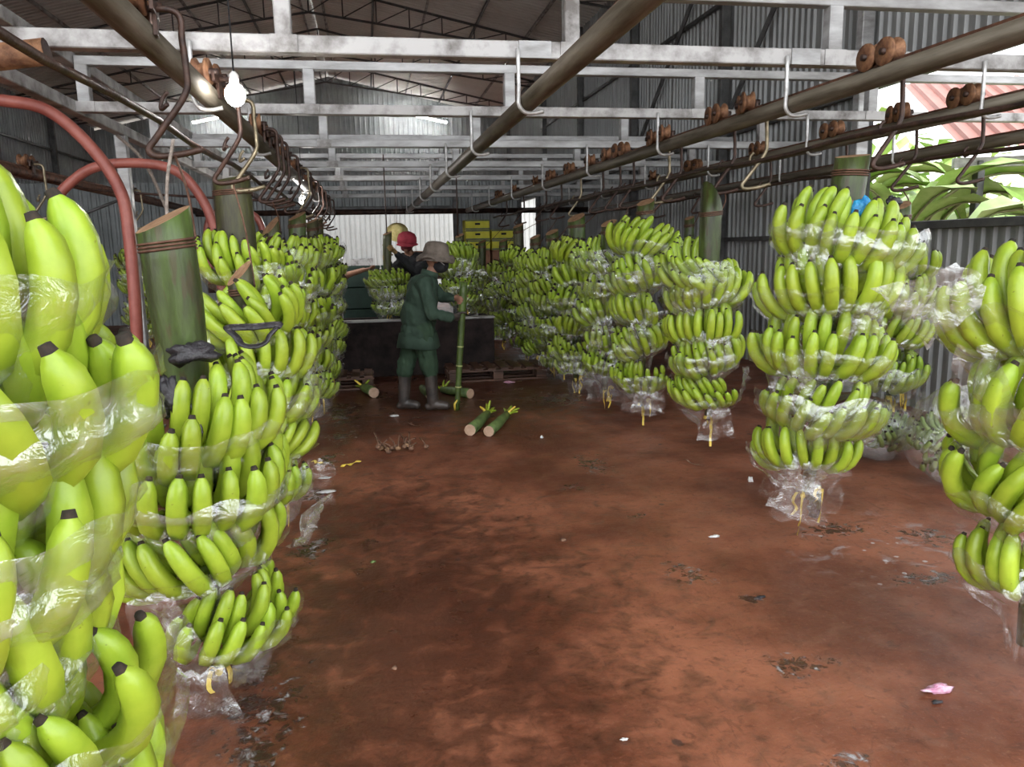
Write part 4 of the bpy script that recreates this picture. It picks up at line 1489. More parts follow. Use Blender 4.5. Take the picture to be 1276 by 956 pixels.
bt = thing('box_stand', 'low dark timber stand under the stacked cartons', 'stand', (2.17, 14.1, 0))
for sx in (-0.4, 0.4):
    for sy in (-0.2, 0.2):
        MB().box((sx, sy, 0.43), (0.07, 0.07, 0.86)).build('leg', 'wood', bt)
MB().box((0, 0, 0.88), (1.0, 0.55, 0.04)).build('top', 'wood', bt)
for k, (cx_, wd) in enumerate(((1.95, 0.44), (2.42, 0.44))):
    side_w = ('left', 'right')[k]
    carton(cx_, 14.1, 0.90, wd, 0.45, 0.32, 'card', 'plain brown carton at the bottom of the %s stack' % side_w, False)
    carton(cx_, 14.1, 1.22, wd, 0.45, 0.24, 'card', 'plain brown carton, second up in the %s stack' % side_w, False)
    carton(cx_, 14.1, 1.46, wd, 0.42, 0.18, 'card_yellow', 'yellow printed carton, lowest of the yellow ones in the %s stack' % side_w, True)
    carton(cx_, 14.1, 1.64, wd, 0.42, 0.18, 'card_yellow', 'yellow printed carton, second of the yellow ones in the %s stack' % side_w, True)
    if k == 0:
        carton(cx_, 14.1, 1.82, wd, 0.42, 0.18, 'card_yellow', 'yellow printed carton topping the left stack', True)
bt2 = thing('work_table', 'dark table at the back behind the workers', 'table', (1.0, 13.6, 0))
for sx in (-0.5, 0.5):
    for sy in (-0.3, 0.3):
        MB().box((sx, sy, 0.5), (0.06, 0.06, 1.0)).build('leg', 'dark_steel', bt2)
MB().box((0, 0, 1.02), (1.2, 0.8, 0.05)).build('top', 'wood', bt2)
carton(0.95, 13.6, 1.05, 0.62, 0.4, 0.42, 'card', 'single brown carton behind the hat of the worker in green', False)

# ================================================================== CUT STALKS AND LITTER ON THE FLOOR
def cut_stalk(p, q, r, label, tuft=True, group='cut banana stalks on the floor'):
    p, q = Vector((*p, r)), Vector((*q, r * 0.8))
    t = thing('cut_stalk', label, 'banana stalk', (p.x, p.y, 0), group=group)
    d = q - Vector((p.x, p.y, 0))
    a = Vector((0, 0, r))
    MB().tube([a, a.lerp(d, 0.35) + Vector((0.01, 0, 0)), a.lerp(d, 0.7), d], [r, r * 1.0, r * 0.9, r * 0.75], 10, capm=1).build('stem', ['stalk_green', 'cut_pale'], t)
    if tuft:
        u = (d - a).normalized()
        for k in range(5):
            v = (u * 0.5 + Vector((rnd.uniform(-1, 1), rnd.uniform(-1, 1), rnd.uniform(0.1, 1.0)))).normalized()
            MB().tube(bez([d - u * 0.04, d + v * 0.06, d + v * 0.13 + Vector((0, 0, -0.01))], 3), [0.012, 0.014, 0.014, 0.013, 0.012, 0.010, 0.006], 5).build('finger_stub', 'banana' if k else 'yellow', t)
    return t


M['stalk_green'] = mat('fresh_cut_stalk', (0.05, 0.085, 0.025), (0.16, 0.23, 0.07), rough=0.5, scale=9)
M['cut_pale'] = mat('pale_cut_face', (0.42, 0.26, 0.17), (0.55, 0.38, 0.27), rough=0.6, scale=20)
cut_stalk((0.742, 6.05), (0.98, 6.68), 0.048, 'left one of the two cut stalks lying together mid floor')
cut_stalk((0.885, 5.98), (1.15, 6.62), 0.045, 'right one of the two cut stalks lying together mid floor')
cut_stalk((-0.01, 7.93), (-0.12, 8.36), 0.055, 'cut stalk with a pale end beside the left pallet')
cut_stalk((0.55, 7.62), (0.50, 8.15), 0.05, 'cut stalk lying behind the boots of the worker in green', False)
cut_stalk((0.95, 7.62), (0.70, 7.98), 0.05, 'cut stalk under the upright stem the worker holds')

t = thing('dried_stalk_heap', 'heap of brown dried flower stalks on the open floor', 'litter', (0.12, 5.72, 0))
for k in range(16):
    a = rnd.uniform(0, 6.28)
    c0 = Vector((rnd.gauss(0, 0.10), rnd.gauss(0, 0.06), 0.015 + 0.03 * rnd.random()))
    l = Vector((0.06 * math.cos(a), 0.16 * abs(math.sin(a)), 0.07 * rnd.random()))
    MB().tube(bez([c0, c0 + l * 0.5 + Vector((0, 0, 0.01)), c0 + l], 3), 0.006, 5).build('stalk', 'straw_brown', t)
    MB().ball(c0, (0.022, 0.02, 0.016), 8).build('knob', 'straw_brown' if k % 3 else 'cut', t)


def litter_strip(x, y, m, label, seed, ln=0.16, cat='ribbon', name='ribbon_scrap', wd=0.012):
    r_ = random.Random(seed)
    pts = [Vector((0, 0, 0.008))]
    a = r_.uniform(0, 6.28)
    for k in range(4):
        a += r_.uniform(-0.8, 0.8)
        pts.append(pts[-1] + Vector((math.cos(a), math.sin(a), 0)) * ln / 4)
        pts[-1].z = 0.008 + 0.02 * r_.random()
    path = bez(pts, 4)
    bb = MB()
    vs = []
    for i, q in enumerate(path):
        d = (path[min(i + 1, len(path) - 1)] - path[max(0, i - 1)]).normalized()
        sd = Vector((-d.y, d.x, 0.3 * math.sin(i))) * wd
        vs += [q - sd, q + sd, q + sd + Vector((0, 0, 0.003)), q - sd + Vector((0, 0, 0.003))]
    fs = []
    for i in range(len(path) - 1):
        for j in range(4):
            fs.append((4 * i + j, 4 * i + (j + 1) % 4, 4 * i + 4 + (j + 1) % 4, 4 * i + 4 + j))
    bb.add(vs, fs, 0, False)
    tag(bb.build(name, m, None, (x, y, 0)), label, cat, 'litter on the floor')


litter_strip(-0.255, 5.35, 'yellow', 'yellow ribbon scrap on the floor by the left row', 4, 0.15)
litter_strip(-0.47, 5.55, 'yellow', 'yellow ribbon scrap tucked under the left row', 6, 0.12)
litter_strip(0.30, 6.62, 'straw_brown', 'pale twig on the floor in front of the boots', 5, 0.22, 'twig', 'twig', 0.008)
litter_strip(2.18, 4.75, 'straw_brown', 'thin brown twig under the right row', 8, 0.18, 'twig', 'twig', 0.006)


def scrap(x, y, s, m, label, seed, st=(1.4, 0.7, 0.35), name='plastic_scrap'):
    o = crumple(name, None, (x, y, s * 0.3), s, m, seed, st)
    tag(o, label, 'scrap', 'litter on the floor')
    return o


scrap(1.815, 2.077, 0.035, 'pink', 'small pink wrapper on the floor in the right foreground', 31.0, (1.9, 0.8, 0.4), 'wrapper')
scrap(1.76, 2.02, 0.018, 'black_plastic', 'black scrap beside the pink wrapper', 32.0, (1.5, 0.6, 0.3))
scrap(1.69, 3.54, 0.024, 'scrap', 'whitish scrap in the middle of the right floor', 33.0)
scrap(1.288, 5.83, 0.022, 'scrap', 'small white scrap near the two cut stalks', 34.0, (0.8, 0.6, 0.7))
scrap(2.327, 4.38, 0.03, 'scrap', 'grey crumpled scrap under the front right bunch', 35.0, (0.8, 0.6, 0.9))
scrap(0.16, 6.95, 0.035, 'scrap', 'whitish scrap to the left of the boots', 36.0)
scrap(1.48, 9.1 - 0.72, 0.05, 'pink', 'pinkish rag on the floor by the right pallet', 37.0, (1.6, 0.8, 0.3), 'rag')
scrap(0.9, 7.85, 0.05, 'cut_pale', 'pale peel at the foot of the upright stem', 38.0, (1.6, 0.6, 0.2), 'peel')
scrap(0.02, 2.62, 0.012, 'straw_brown', 'dark crumb on the open foreground floor left of centre', 39.0, (1, 1, 0.6), 'crumb')
scrap(-0.05, 3.62, 0.014, 'stalk_green', 'tiny green scrap on the floor beside the left row', 40.0, (1.2, 0.8, 0.5))
scrap(0.92, 3.68, 0.018, 'straw_brown', 'brown clod in the middle of the floor', 41.0, (1, 1, 0.6), 'clod')
scrap(1.58, 2.85, 0.02, 'black_plastic', 'dark wet scrap by the puddle in the right foreground', 42.0)
scrap(-0.33, 4.78, 0.05, 'scrap', 'white wet scrap on the floor beside the left row', 43.0, (1.3, 0.8, 0.15))
scrap(-0.36, 5.1, 0.04, 'scrap', 'smaller white scrap on the floor beside the left row', 44.0, (1.3, 0.8, 0.15))
scrap(0.7, 2.05, 0.012, 'scrap', 'tiny pale chip in the central foreground', 45.0)

# bagged hands on the floor by the right wall
def bag(x, y, sx, sy, sz, label, n, seed, film):
    r_ = random.Random(seed)
    bb = MB()
    bb.ball((0, 0, 0), 1.0, 30)
    vs = []
    for v in bb.v:
        q = Vector(v)
        s = 1 + 0.16 * noise.noise(q * 1.8 + Vector((seed, 0, 0))) + 0.10 * noise.noise(q * 5 + Vector((0, seed, 0)))
        z = q.z * s * sz / 2 + sz / 2
        z = max(0.004, z)
        if q.z > 0.6:
            z += (q.z - 0.6) * 0.25 * sz
        vs.append((q.x * s * sx / 2, q.y * s * sy / 2, z))
    bb.v = vs
    tb = thing('plastic_bag', label, 'bag', (x, y, 0), group='bags of bananas on the floor')
    bb.build('film', film, tb)
    for k in range(n):
        a = 2 * PI * k / n
        rx, ry = sx * 0.22 * math.cos(a), sy * 0.22 * math.sin(a)
        cr = MB()
        lay = hand_layout(r_, R(75), 7, 0.62)
        path = [Vector((0.05 * math.cos(b_), 0.05 * math.sin(b_), 0.01)) for b_ in np.linspace(-1.3, 1.3, 8)]
        cr.tube(path, 0.02, 6)
        for (kd, th, rad0, dz, pit, rol, s) in lay:
            mt = Matrix.Rotation(th, 4, 'Z') @ Matrix.Translation((rad0, 0, dz)) @ Euler((rol, -pit, 0)).to_matrix().to_4x4() @ Matrix.Scale(s, 4)
            g = COARSE_NP[kd]
            w = np.array(mt)
            vv = g[0] @ w[:3, :3].T + w[:3, 3]
            o0 = len(cr.v)
            cr.v.extend(map(tuple, vv))
            cr.f.extend(tuple(i + o0 for i in q) for q in g[1])
            cr.m.extend(1 + q for q in g[2])
            cr.sm.extend([True] * len(g[1]))
        ho = cr.build('banana_hand', ['crown', 'banana_pale', 'tip'], None, (x + rx, y + ry, 0.12 + (sz - 0.30) * ((k * 0.37) % 1.0)), (r_.uniform(-0.4, 0.4), r_.uniform(-0.4, 0.4), r_.uniform(0, 6.28)))
        tag(ho, 'hand of small pale bananas inside ' + label, 'bananas', 'banana hands inside ' + label)
    return tb


M['banana_pale'] = mat('pale_small_banana', (0.16, 0.24, 0.06), (0.30, 0.38, 0.13), rough=0.45, scale=9)
bag(3.42, 4.70, 0.62, 0.5, 0.36, 'the low clear bag below the rear bunch', 6, 51, 'film_far')
bag(3.50, 4.06, 0.60, 0.50, 0.56, 'the tall clear bag by the right wall', 8, 52, 'film_far')


# ================================================================== PEOPLE
def seg_dist(p, a, b2, r0, r1):
    ab = b2 - a
    t_ = max(0.0, min(1.0, (p - a).dot(ab) / max(1e-9, ab.length_squared)))
    return (p - (a + ab * t_)).length - (r0 + (r1 - r0) * t_)


def body_mesh(name, caps, mats, voxel=0.008, smooth_n=6, fold=0.006, cloth=()):
    """capsules fused into one continuous skin; every face takes the material of the nearest limb"""
    bb = MB()
    for c in caps:
        if c[0] == 'e':
            bb.ball(c[1], c[2], 16, rot=c[4] if len(c) > 4 else None)
        else:
            bb.capsule(c[0], c[1], c[2], c[3], 12)
    me = bb.mesh(name, [mats[0]])
    o = bpy.data.objects.new(name, me)
    C.objects.link(o)
    md = o.modifiers.new('remesh', 'REMESH')
    md.mode = 'VOXEL'
    md.voxel_size = voxel
    sm = o.modifiers.new('smooth', 'SMOOTH')
    sm.factor = 0.5
    sm.iterations = smooth_n
    dg = bpy.context.evaluated_depsgraph_get()
    nm = bpy.data.meshes.new_from_object(o.evaluated_get(dg))
    bpy.data.objects.remove(o)
    nm.materials.clear()
    for m_ in mats:
        nm.materials.append(M[m_])
    segs = []
    for c in caps:
        if c[0] == 'e':
            segs.append((Vector(c[1]), Vector(c[1]), min(c[2]) * 0.95, max(c[2]), c[3], Vector(c[2])))
        else:
            segs.append((Vector(c[0]), Vector(c[1]), c[2], c[3], c[4], None))
    nv = len(nm.vertices)
    co = np.empty(nv * 3)
    nm.vertices.foreach_get('co', co)
    co = co.reshape(-1, 3)
    best = np.full(nv, 1e9)
    bm_ = np.zeros(nv, int)
    for a, b2, r0, r1, mi, el in segs:
        A, B = np.array(a), np.array(b2)
        if el is not None:
            E_ = np.array(el)
            d = (np.linalg.norm((co - A) / E_, axis=1) - 1) * E_.min()
        else:
            ab = B - A
            tt = np.clip(((co - A) @ ab) / max(1e-9, ab @ ab), 0, 1)
            d = np.linalg.norm(co - (A + tt[:, None] * ab), axis=1) - (r0 + (r1 - r0) * tt)
        up = d < best
        best[up] = d[up]
        bm_[up] = mi
    # cloth folds
    nm.update()
    no = np.empty(nv * 3)
    nm.vertices.foreach_get('normal', no)
    no = no.reshape(-1, 3)
    for i in range(nv):
        if bm_[i] in cloth:
            q = Vector(co[i])
            co[i] += no[i] * fold * (noise.noise(Vector((q.x * 14, q.y * 14, q.z * 7))) + 0.7 * noise.noise(Vector((q.x * 26, q.y * 26, q.z * 15 + q.x * 12))))
    nm.vertices.foreach_set('co', co.ravel())
    nm.polygons.foreach_set('material_index', [int(bm_[p.vertices[0]]) for p in nm.polygons])
    nm.polygons.foreach_set('use_smooth', [True] * len(nm.polygons))
    nm.update()
    return nm


def grip_hand(wrist, centre, axis, r, side, mi, thumb_up=1.0):
    """a hand closed round a bar: palm and five curled fingers. axis = bar direction, centre = bar centre at the grip"""
    wrist, centre, axis = Vector(wrist), Vector(centre), Vector(axis).normalized()
    toward = centre - wrist
    toward = (toward - axis * toward.dot(axis)).normalized()
    latd = axis.cross(toward).normalized() * side
    palm = centre - toward * (r + 0.016)
    caps = [(wrist, palm - toward * 0.01, 0.024, 0.026, mi)]
    for k in range(-1, 3):
        q = palm + axis * (k - 0.5) * 0.021
        caps.append((wrist + axis * (k - 0.5) * 0.010, q, 0.017, 0.0125, mi))
        pts = []
        L_ = 1.0 - 0.12 * abs(k - 0.7)
        for a in (0.3, 1.15, 2.0, 2.7 * L_):
            pts.append(centre + axis * (k - 0.5) * 0.021 + (-toward * math.cos(a) + latd * math.sin(a)) * (r + 0.010))
        caps.append((q, pts[0], 0.0115, 0.0105, mi))
        for u, v in zip(pts[:-1], pts[1:]):
            caps.append((u, v, 0.0098, 0.0088, mi))
    th0 = palm + axis * thumb_up * 0.030 - toward * 0.02
    pts = [th0]
    for a in (-0.5, -1.2, -1.9):
        pts.append(centre + axis * thumb_up * 0.040 + (-toward * math.cos(a) + latd * math.sin(a)) * (r + 0.011))
    for u, v in zip(pts[:-1], pts[1:]):
        caps.append((u, v, 0.0115, 0.0100, mi))
    return caps


def open_hand(wrist, direction, normal, mi, curl=0.35, s=1.0):
    wrist, d, nn = Vector(wrist), Vector(direction).normalized(), Vector(normal).normalized()
    side = d.cross(nn).normalized()
    caps = []
    for k, (ln, off) in enumerate(((0.068, -0.030), (0.078, -0.010), (0.074, 0.010), (0.058, 0.030))):
        base = wrist + d * 0.085 * s + side * off * s
        caps.append((wrist + side * off * 0.5 * s, base, 0.017 * s, 0.012 * s, mi))
        p = base
        dr = d.copy()
        for j in range(3):
            dr = (dr + nn * curl).normalized()
            q = p + dr * ln * s / 3 * 1.05
            caps.append((p, q, 0.0100 * s, 0.0090 * s, mi))
            p = q
    tb = wrist + d * 0.03 * s - side * 0.025 * s
    p2 = tb + (d * 0.7 - side).normalized() * 0.042 * s
    p3 = p2 + (d - side * 0.3 + nn * curl).normalized() * 0.034 * s
    caps += [(tb, p2, 0.014 * s, 0.0115 * s, mi), (p2, p3, 0.0115 * s, 0.0095 * s, mi)]
    return caps


# ---- worker in green with a floppy hat, holding an upright stalk
gx, gy = 0.42, 7.2
man = thing('person', 'worker in green with floppy hat and rubber boots, gripping an upright stalk', 'person', (gx, gy, 0))
st0, st1 = Vector((0.335, -0.10, 0.02)), Vector((0.43, -0.10, 1.15))


def on_stalk(z):
    return st0.lerp(st1, (z - st0.z) / (st1.z - st0.z))


JK, TR, BT, SK, GL = 0, 1, 2, 3, 4
g_near, g_far = on_stalk(0.88), on_stalk(1.03)
w_near, w_far = Vector((0.325, -0.19, 0.885)), Vector((0.375, -0.015, 1.05))
caps = [
    # boots and trousers (front leg, rear leg)
    ((0.10, -0.05, 0.40), (0.115, -0.05, 0.09), 0.066, 0.056, BT), ((0.115, -0.05, 0.06), (0.235, -0.075, 0.042), 0.052, 0.042, BT), ((0.10, -0.05, 0.04), (0.07, -0.045, 0.038), 0.042, 0.036, BT),
    ((-0.13, 0.07, 0.38), (-0.15, 0.07, 0.09), 0.066, 0.056, BT), ((-0.15, 0.07, 0.06), (-0.04, 0.03, 0.042), 0.052, 0.042, BT), ((-0.16, 0.07, 0.04), (-0.19, 0.075, 0.038), 0.042, 0.036, BT),
    ((0.085, -0.055, 0.44), (0.04, -0.085, 0.80), 0.086, 0.102, TR), ((-0.11, 0.07, 0.43), (-0.01, 0.085, 0.80), 0.086, 0.102, TR),
    ((0.098, -0.052, 0.385), (0.09, -0.055, 0.46), 0.080, 0.086, TR), ((-0.128, 0.07, 0.37), (-0.115, 0.07, 0.45), 0.080, 0.086, TR),
    # jacket: skirt, waist, chest, shoulders
    ('e', (0.005, 0, 0.74), (0.165, 0.185, 0.17), JK), ('e', (0.015, 0, 0.88), (0.165, 0.185, 0.22), JK), ('e', (0.05, 0, 1.06), (0.150, 0.195, 0.22), JK),
    ((0.07, -0.135, 1.185), (0.12, 0.135, 1.185), 0.085, 0.085, JK), ('e', (0.085, 0, 1.17), (0.125, 0.16, 0.12), JK),
    # near arm, far arm
    ((0.065, -0.165, 1.18), (0.12, -0.245, 0.93), 0.072, 0.058, JK), ((0.12, -0.245, 0.93), (0.285, -0.215, 0.885), 0.058, 0.044, JK), ((0.285, -0.215, 0.885), w_near, 0.028, 0.024, GL),
    ((0.13, 0.150, 1.18), (0.255, 0.135, 1.045), 0.070, 0.056, JK), ((0.255, 0.135, 1.045), (0.345, 0.02, 1.045), 0.055, 0.042, JK), ((0.345, 0.02, 1.045), w_far, 0.028, 0.024, SK),
    # neck, head, jaw, nose, ears
    ((0.13, 0.0, 1.23), (0.175, 0, 1.34), 0.056, 0.054, SK), ('e', (0.20, -0.01, 1.415), (0.098, 0.078, 0.105), SK), ((0.225, -0.02, 1.36), (0.26, -0.03, 1.345), 0.058, 0.040, SK),
    ((0.288, -0.037, 1.415), (0.302, -0.04, 1.392), 0.012, 0.016, SK), ('e', (0.19, -0.088, 1.40), (0.022, 0.010, 0.03), SK), ('e', (0.205, 0.068, 1.40), (0.022, 0.010, 0.03), SK),
]
caps += grip_hand(w_near, g_near, st1 - st0, 0.036, 1, GL)
caps += grip_hand(w_far, g_far, st1 - st0, 0.036, -1, SK)
obj('body', body_mesh('body', caps, ['jacket', 'trousers', 'boot', 'skin', 'glove'], 0.0075, 5, 0.012, (0, 1)), man)


def hat_wave(i, a, r, z):
    if i in (0, 1, 2, 9, 10):
        return r * (1 + 0.06 * math.sin(2 * a + 0.7)), z + 0.020 * math.sin(3 * a + 1) + 0.012 * math.sin(5 * a)
    return r, z


bb = MB()
bb.lathe([(0.172, -0.035), (0.175, -0.030), (0.15, -0.008), (0.125, 0.012), (0.118, 0.06), (0.108, 0.10), (0.085, 0.125), (0.04, 0.135), (0.001, 0.136)], 28, wave=hat_wave)
bb.lathe([(0.001, 0.10), (0.08, 0.10), (0.105, 0.06), (0.112, 0.008), (0.145, -0.014), (0.171, -0.038)][::1], 28)
hat = bb.build('hat', 'hat', man, (0.195, -0.01, 1.435), (0.06, 0.12, 0))
MB().lathe([(0.121, 0.018), (0.124, 0.022), (0.122, 0.042), (0.118, 0.045)], 28).build('hat_band', 'hat', hat)
bb = MB()
bb.ball((0, 0, 0), (0.080, 0.082, 0.075), 14)
msk = bb.build('face_mask', 'black_cloth', man, (0.232, -0.022, 1.355), (0, 0.25, -0.15))
MB().tube(bez([(-0.06, -0.07, 0.06), (0.0, -0.080, 0.03), (0.04, -0.068, 0.01)], 4), 0.004, 5).build('mask_strap', 'scrap', msk)
for s in (-1, 1):
    MB().ball((0.282, -0.032 + s * 0.034, 1.432), (0.009, 0.012, 0.008), 8).build('eye', 'eye', man)
bb = MB()
bb.lathe([(0.075, 0.0), (0.082, 0.0), (0.078, 0.045), (0.066, 0.05)], 20, axis=(0.35, 0, 1))
bb.build('collar', 'jacket', man, (0.125, 0, 1.255))
bb = MB()


def hem_wave(i, a, r, z):
    return r * (1 + 0.035 * math.sin(5 * a) + 0.02 * math.sin(11 * a)), z + 0.012 * math.sin(2 * a)


bb.lathe([(0.172, 0.14), (0.186, 0.07), (0.20, 0.0), (0.192, -0.004), (0.178, 0.06), (0.16, 0.13)], 36, wave=hem_wave)
o = bb.build('jacket_hem', 'jacket', man, (0.005, 0, 0.60))
MB().lathe([(0.046, -0.012), (0.050, 0), (0.047, 0.014)], 16, axis=(0.165, 0.03, -0.045)).build('sleeve_cuff', 'jacket', man, (0.287, -0.215, 0.884))

# the stalk he holds
t = thing('banana_stalk', 'long bare green stalk held upright by the worker in the hat', 'banana stalk', (gx + st0.x, gy + st0.y, 0))
pts = [on_stalk(z) - Vector((st0.x, st0.y, 0)) for z in np.linspace(0.0, 1.20, 13)]
MB().tube(pts, [0.024 + 0.0011 * i for i in range(13)], 12, capm=1).build('stem', ['stalk_bright', 'cut_pale'], t)
M_ = None
for z in (0.22, 0.42, 0.60, 0.74):
    p = on_stalk(z) - Vector((st0.x, st0.y, 0))
    MB().tube([p - Vector((0, 0, 0.006)), p + Vector((0.001, 0, 0.006))], 0.0315, 12).build('cut_scar', 'cut_scar', t)
MB().tube([(-0.02, -0.01, 0.0), (-0.025, -0.02, 0.06), (0.0, -0.03, 0.10)], [0.01, 0.012, 0.006], 6).build('peel_strip', 'yellow', t)

# ---- worker in black with a red cap, behind the tank
p2 = thing('person', 'worker in black with a red cap and mask, leaning over the hanging bunch', 'person', (0.60, 10.32, 0))
BC_, TR_, BT_, SK_, GL_ = 0, 1, 2, 3, 4
hx, hy = -0.10, -0.16   # head position relative to the feet
wl_, wr_ = Vector((-0.33, -0.93, 1.39)), Vector((-0.33, -0.86, 1.32))
bar_c1, bar_c2 = Vector((-0.36, -0.70, 1.52)), Vector((-0.36, -0.70, 1.40))
caps = [((-0.10, 0, 0.35), (-0.10, 0.0, 0.08), 0.06, 0.055, BT_), ((-0.10, 0, 0.06), (-0.10, -0.14, 0.045), 0.05, 0.042, BT_), ((0.12, 0, 0.35), (0.12, 0.0, 0.08), 0.06, 0.055, BT_), ((0.12, 0, 0.06), (0.12, -0.14, 0.045), 0.05, 0.042, BT_),
        ((-0.10, 0, 0.40), (-0.08, 0.0, 0.84), 0.078, 0.098, TR_), ((0.12, 0, 0.40), (0.09, 0.0, 0.84), 0.078, 0.098, TR_),
        ('e', (0.0, -0.01, 0.88), (0.18, 0.14, 0.17), BC_), ('e', (0.0, -0.06, 1.08), (0.185, 0.135, 0.24), BC_), ('e', (-0.01, -0.12, 1.28), (0.19, 0.12, 0.16), BC_),
        ((-0.155, -0.17, 1.37), (0.17, -0.15, 1.37), 0.09, 0.095, BC_), ('e', (0.03, -0.16, 1.33), (0.21, 0.13, 0.14), BC_),
        ((-0.17, -0.18, 1.36), (-0.36, -0.34, 1.18), 0.068, 0.055, BC_), ((-0.36, -0.34, 1.18), (-0.35, -0.53, 1.33), 0.055, 0.042, BC_), ((-0.35, -0.53, 1.33), (-0.355, -0.57, 1.38), 0.03, 0.027, GL_),
        ((0.16, -0.16, 1.36), (-0.02, -0.42, 1.22), 0.068, 0.055, BC_), ((-0.02, -0.42, 1.22), (-0.24, -0.58, 1.44), 0.055, 0.042, BC_), ((-0.24, -0.58, 1.44), (-0.28, -0.60, 1.49), 0.03, 0.027, GL_),
        ((-0.05, -0.17, 1.40), (-0.085, -0.22, 1.49), 0.055, 0.055, SK_), ('e', (-0.10, -0.26, 1.575), (0.080, 0.098, 0.108), SK_), ((-0.11, -0.29, 1.52), (-0.12, -0.325, 1.505), 0.055, 0.038, SK_),
        ((-0.125, -0.352, 1.575), (-0.128, -0.366, 1.55), 0.011, 0.015, SK_), ('e', (-0.183, -0.25, 1.565), (0.010, 0.022, 0.03), SK_), ('e', (-0.018, -0.25, 1.565), (0.010, 0.022, 0.03), SK_)]
caps += grip_hand((-0.355, -0.57, 1.38), bar_c2, (0, 0, 1), 0.05, -1, GL_)
caps += grip_hand((-0.28, -0.60, 1.49), bar_c1, (0, 0, 1), 0.05, 1, GL_)
obj('body', body_mesh('body', caps, ['black_cloth', 'black_cloth', 'boot', 'skin', 'glove_tan'], 0.009, 5, 0.010, (0, 1)), p2)
bb = MB()
bb.lathe([(0.108, -0.01), (0.112, 0.0), (0.110, 0.05), (0.092, 0.095), (0.05, 0.12), (0.001, 0.126)], 24)
cap = bb.build('cap', 'red_cloth', p2, (-0.10, -0.255, 1.595), (0.18, 0, 0))
cap.scale = (1.12, 1.12, 1.05)
vs, fs = [], []
for k in range(13):
    a = -PI * 0.85 + PI * 0.7 * k / 12
    vs += [(0.105 * math.cos(a), 0.105 * math.sin(a), 0.005), (0.14 * math.cos(a), 0.105 * math.sin(a) - 0.075 * math.sin(PI * k / 12), -0.02), (0.14 * math.cos(a), 0.105 * math.sin(a) - 0.075 * math.sin(PI * k / 12), -0.026), (0.105 * math.cos(a), 0.105 * math.sin(a), -0.005)]
for k in range(12):
    for j in range(4):
        fs.append((4 * k + j, 4 * k + (j + 1) % 4, 4 * k + 4 + (j + 1) % 4, 4 * k + 4 + j))
MB().add(vs, fs, 0, False).build('cap_brim', 'red_cloth', cap)
MB().ball((0, 0, 0), (0.070, 0.070, 0.055), 14).build('face_mask', 'mask_red', p2, (-0.115, -0.298, 1.525))
for s in (-1, 1):
    MB().ball((-0.122 + s * 0.034, -0.343, 1.592), (0.012, 0.009, 0.008), 8).build('eye', 'eye', p2)
# pale straw hat hung on the stalk of the bunch he works on
t = thing('straw_hat', 'pale straw hat behind the red cap', 'hat', (0.43, 11.33, 1.745))
bb = MB()
bb.lathe([(0.155, 0.0), (0.16, 0.006), (0.11, 0.02), (0.09, 0.08), (0.05, 0.105), (0.001, 0.11)], 26)
bb.build('crown', 'straw', t, None, (1.0, -0.1, 0))
MB().tube([(0, 0.0, 0.0), (0.0, 0.02, 0.74)], 0.004, 5).build('string', 'wire', t)

# dark green crates stacked behind the tank
crate_w = ('left', 'middle', 'right')
crate_h = ('bottom', 'second', 'third', 'top')
for ci in range(3):
    for cj in range(4):
        t = thing('crate', 'dark green plastic crate, %s of the %s stack behind the tank' % (crate_h[cj], crate_w[ci]), 'crate', (-0.72 + 0.6 * ci, 12.0, 0.32 * cj), group='green crates behind the tank')
        for sy in (-1, 1):
            MB().box((0, sy * 0.185, 0.155), (0.57, 0.02, 0.30)).build('side', 'crate', t)
            MB().box((0, sy * 0.19, 0.295), (0.585, 0.03, 0.03)).build('rim', 'crate', t)
            MB().box((sy * 0.275, 0, 0.155), (0.02, 0.35, 0.30)).build('end', 'crate', t)
        MB().box((0, 0, 0.012), (0.55, 0.36, 0.02)).build('bottom', 'crate', t)

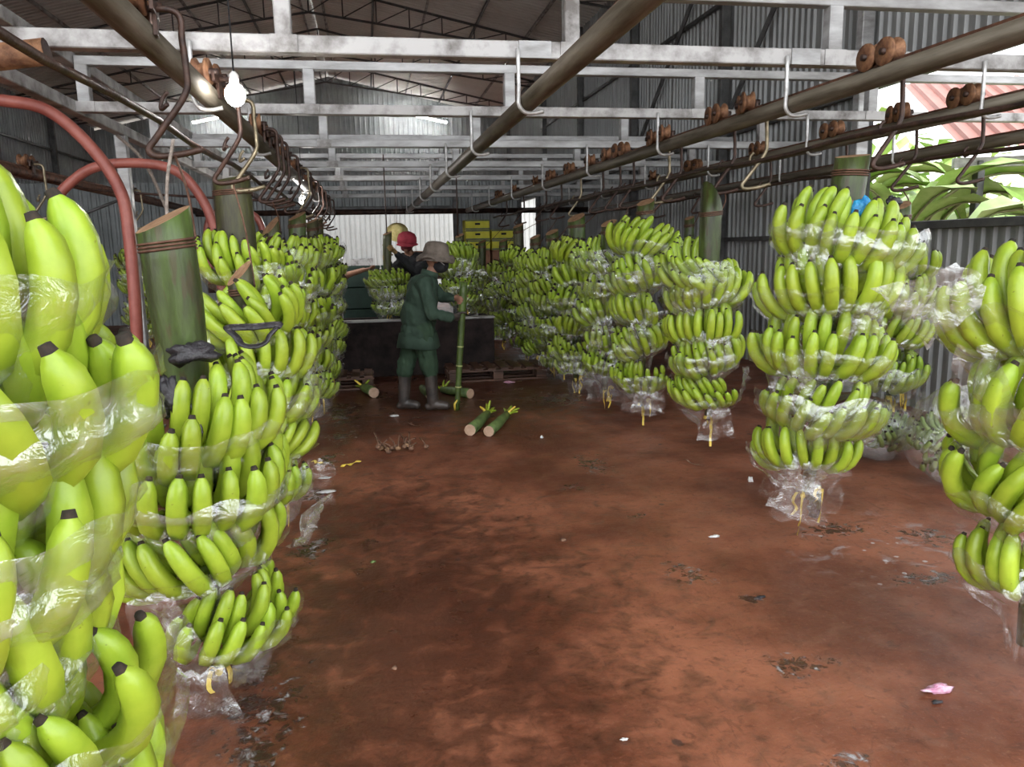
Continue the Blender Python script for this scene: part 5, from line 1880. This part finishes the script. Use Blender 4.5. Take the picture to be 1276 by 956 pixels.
# ---- worker hidden behind the left row: only a black cap and a bare forearm reach out
p3 = thing('person', 'worker mostly hidden behind the left row, with black cap and bare forearm', 'person', (-0.62, 10.55, 0))
caps = [((-0.10, 0, 0.35), (-0.10, 0.0, 0.08), 0.06, 0.055, BT_), ((-0.10, 0, 0.06), (0.0, -0.10, 0.045), 0.05, 0.042, BT_), ((0.10, 0, 0.35), (0.10, 0.0, 0.08), 0.06, 0.055, BT_), ((0.10, 0, 0.06), (0.20, -0.08, 0.045), 0.05, 0.042, BT_),
        ((-0.10, 0, 0.40), (-0.08, 0.0, 0.84), 0.078, 0.098, TR_), ((0.10, 0, 0.40), (0.08, 0.0, 0.84), 0.078, 0.098, TR_),
        ('e', (0.0, 0, 0.90), (0.17, 0.14, 0.18), BC_), ('e', (0.02, -0.02, 1.10), (0.18, 0.135, 0.24), BC_), ((-0.10, 0.10, 1.36), (0.12, -0.14, 1.36), 0.08, 0.08, BC_), ('e', (0.02, -0.03, 1.28), (0.16, 0.14, 0.15), BC_),
        ((0.13, -0.16, 1.35), (0.30, -0.40, 1.18), 0.064, 0.052, BC_), ((0.30, -0.40, 1.18), (0.56, -0.62, 1.26), 0.044, 0.030, SK_),
        ((-0.11, 0.10, 1.35), (0.02, 0.10, 1.10), 0.064, 0.052, BC_), ((0.02, 0.10, 1.10), (0.22, -0.04, 1.12), 0.044, 0.030, SK_),
        ((0.02, -0.03, 1.40), (0.04, -0.04, 1.50), 0.055, 0.055, SK_), ('e', (0.06, -0.05, 1.58), (0.098, 0.085, 0.108), SK_), ((0.10, -0.07, 1.53), (0.125, -0.08, 1.515), 0.055, 0.038, SK_), ((0.152, -0.09, 1.58), (0.166, -0.095, 1.555), 0.011, 0.015, SK_)]
caps += open_hand((0.56, -0.62, 1.26), (1, -0.55, 0.1), (0.2, 0.3, 1), SK_)
caps += open_hand((0.22, -0.04, 1.12), (1, -0.4, 0.0), (0, 0, 1), SK_)
obj('body', body_mesh('body', caps, ['jacket', 'black_cloth', 'boot', 'skin', 'glove'], 0.009, 5, 0.010, (0, 1)), p3)
bb = MB()
bb.lathe([(0.108, -0.01), (0.112, 0.0), (0.110, 0.05), (0.092, 0.095), (0.05, 0.12), (0.001, 0.126)], 24)
cap3 = bb.build('cap', 'black_cloth', p3, (0.06, -0.05, 1.605), (0, 0.1, 0))
MB().add([(v[1] * -1, v[0], v[2]) for v in vs], fs, 0, False).build('cap_brim', 'black_cloth', cap3)
for s in (-1, 1):
    MB().ball((0.148, -0.085 + s * 0.034, 1.597), (0.009, 0.012, 0.008), 8).build('eye', 'eye', p3)
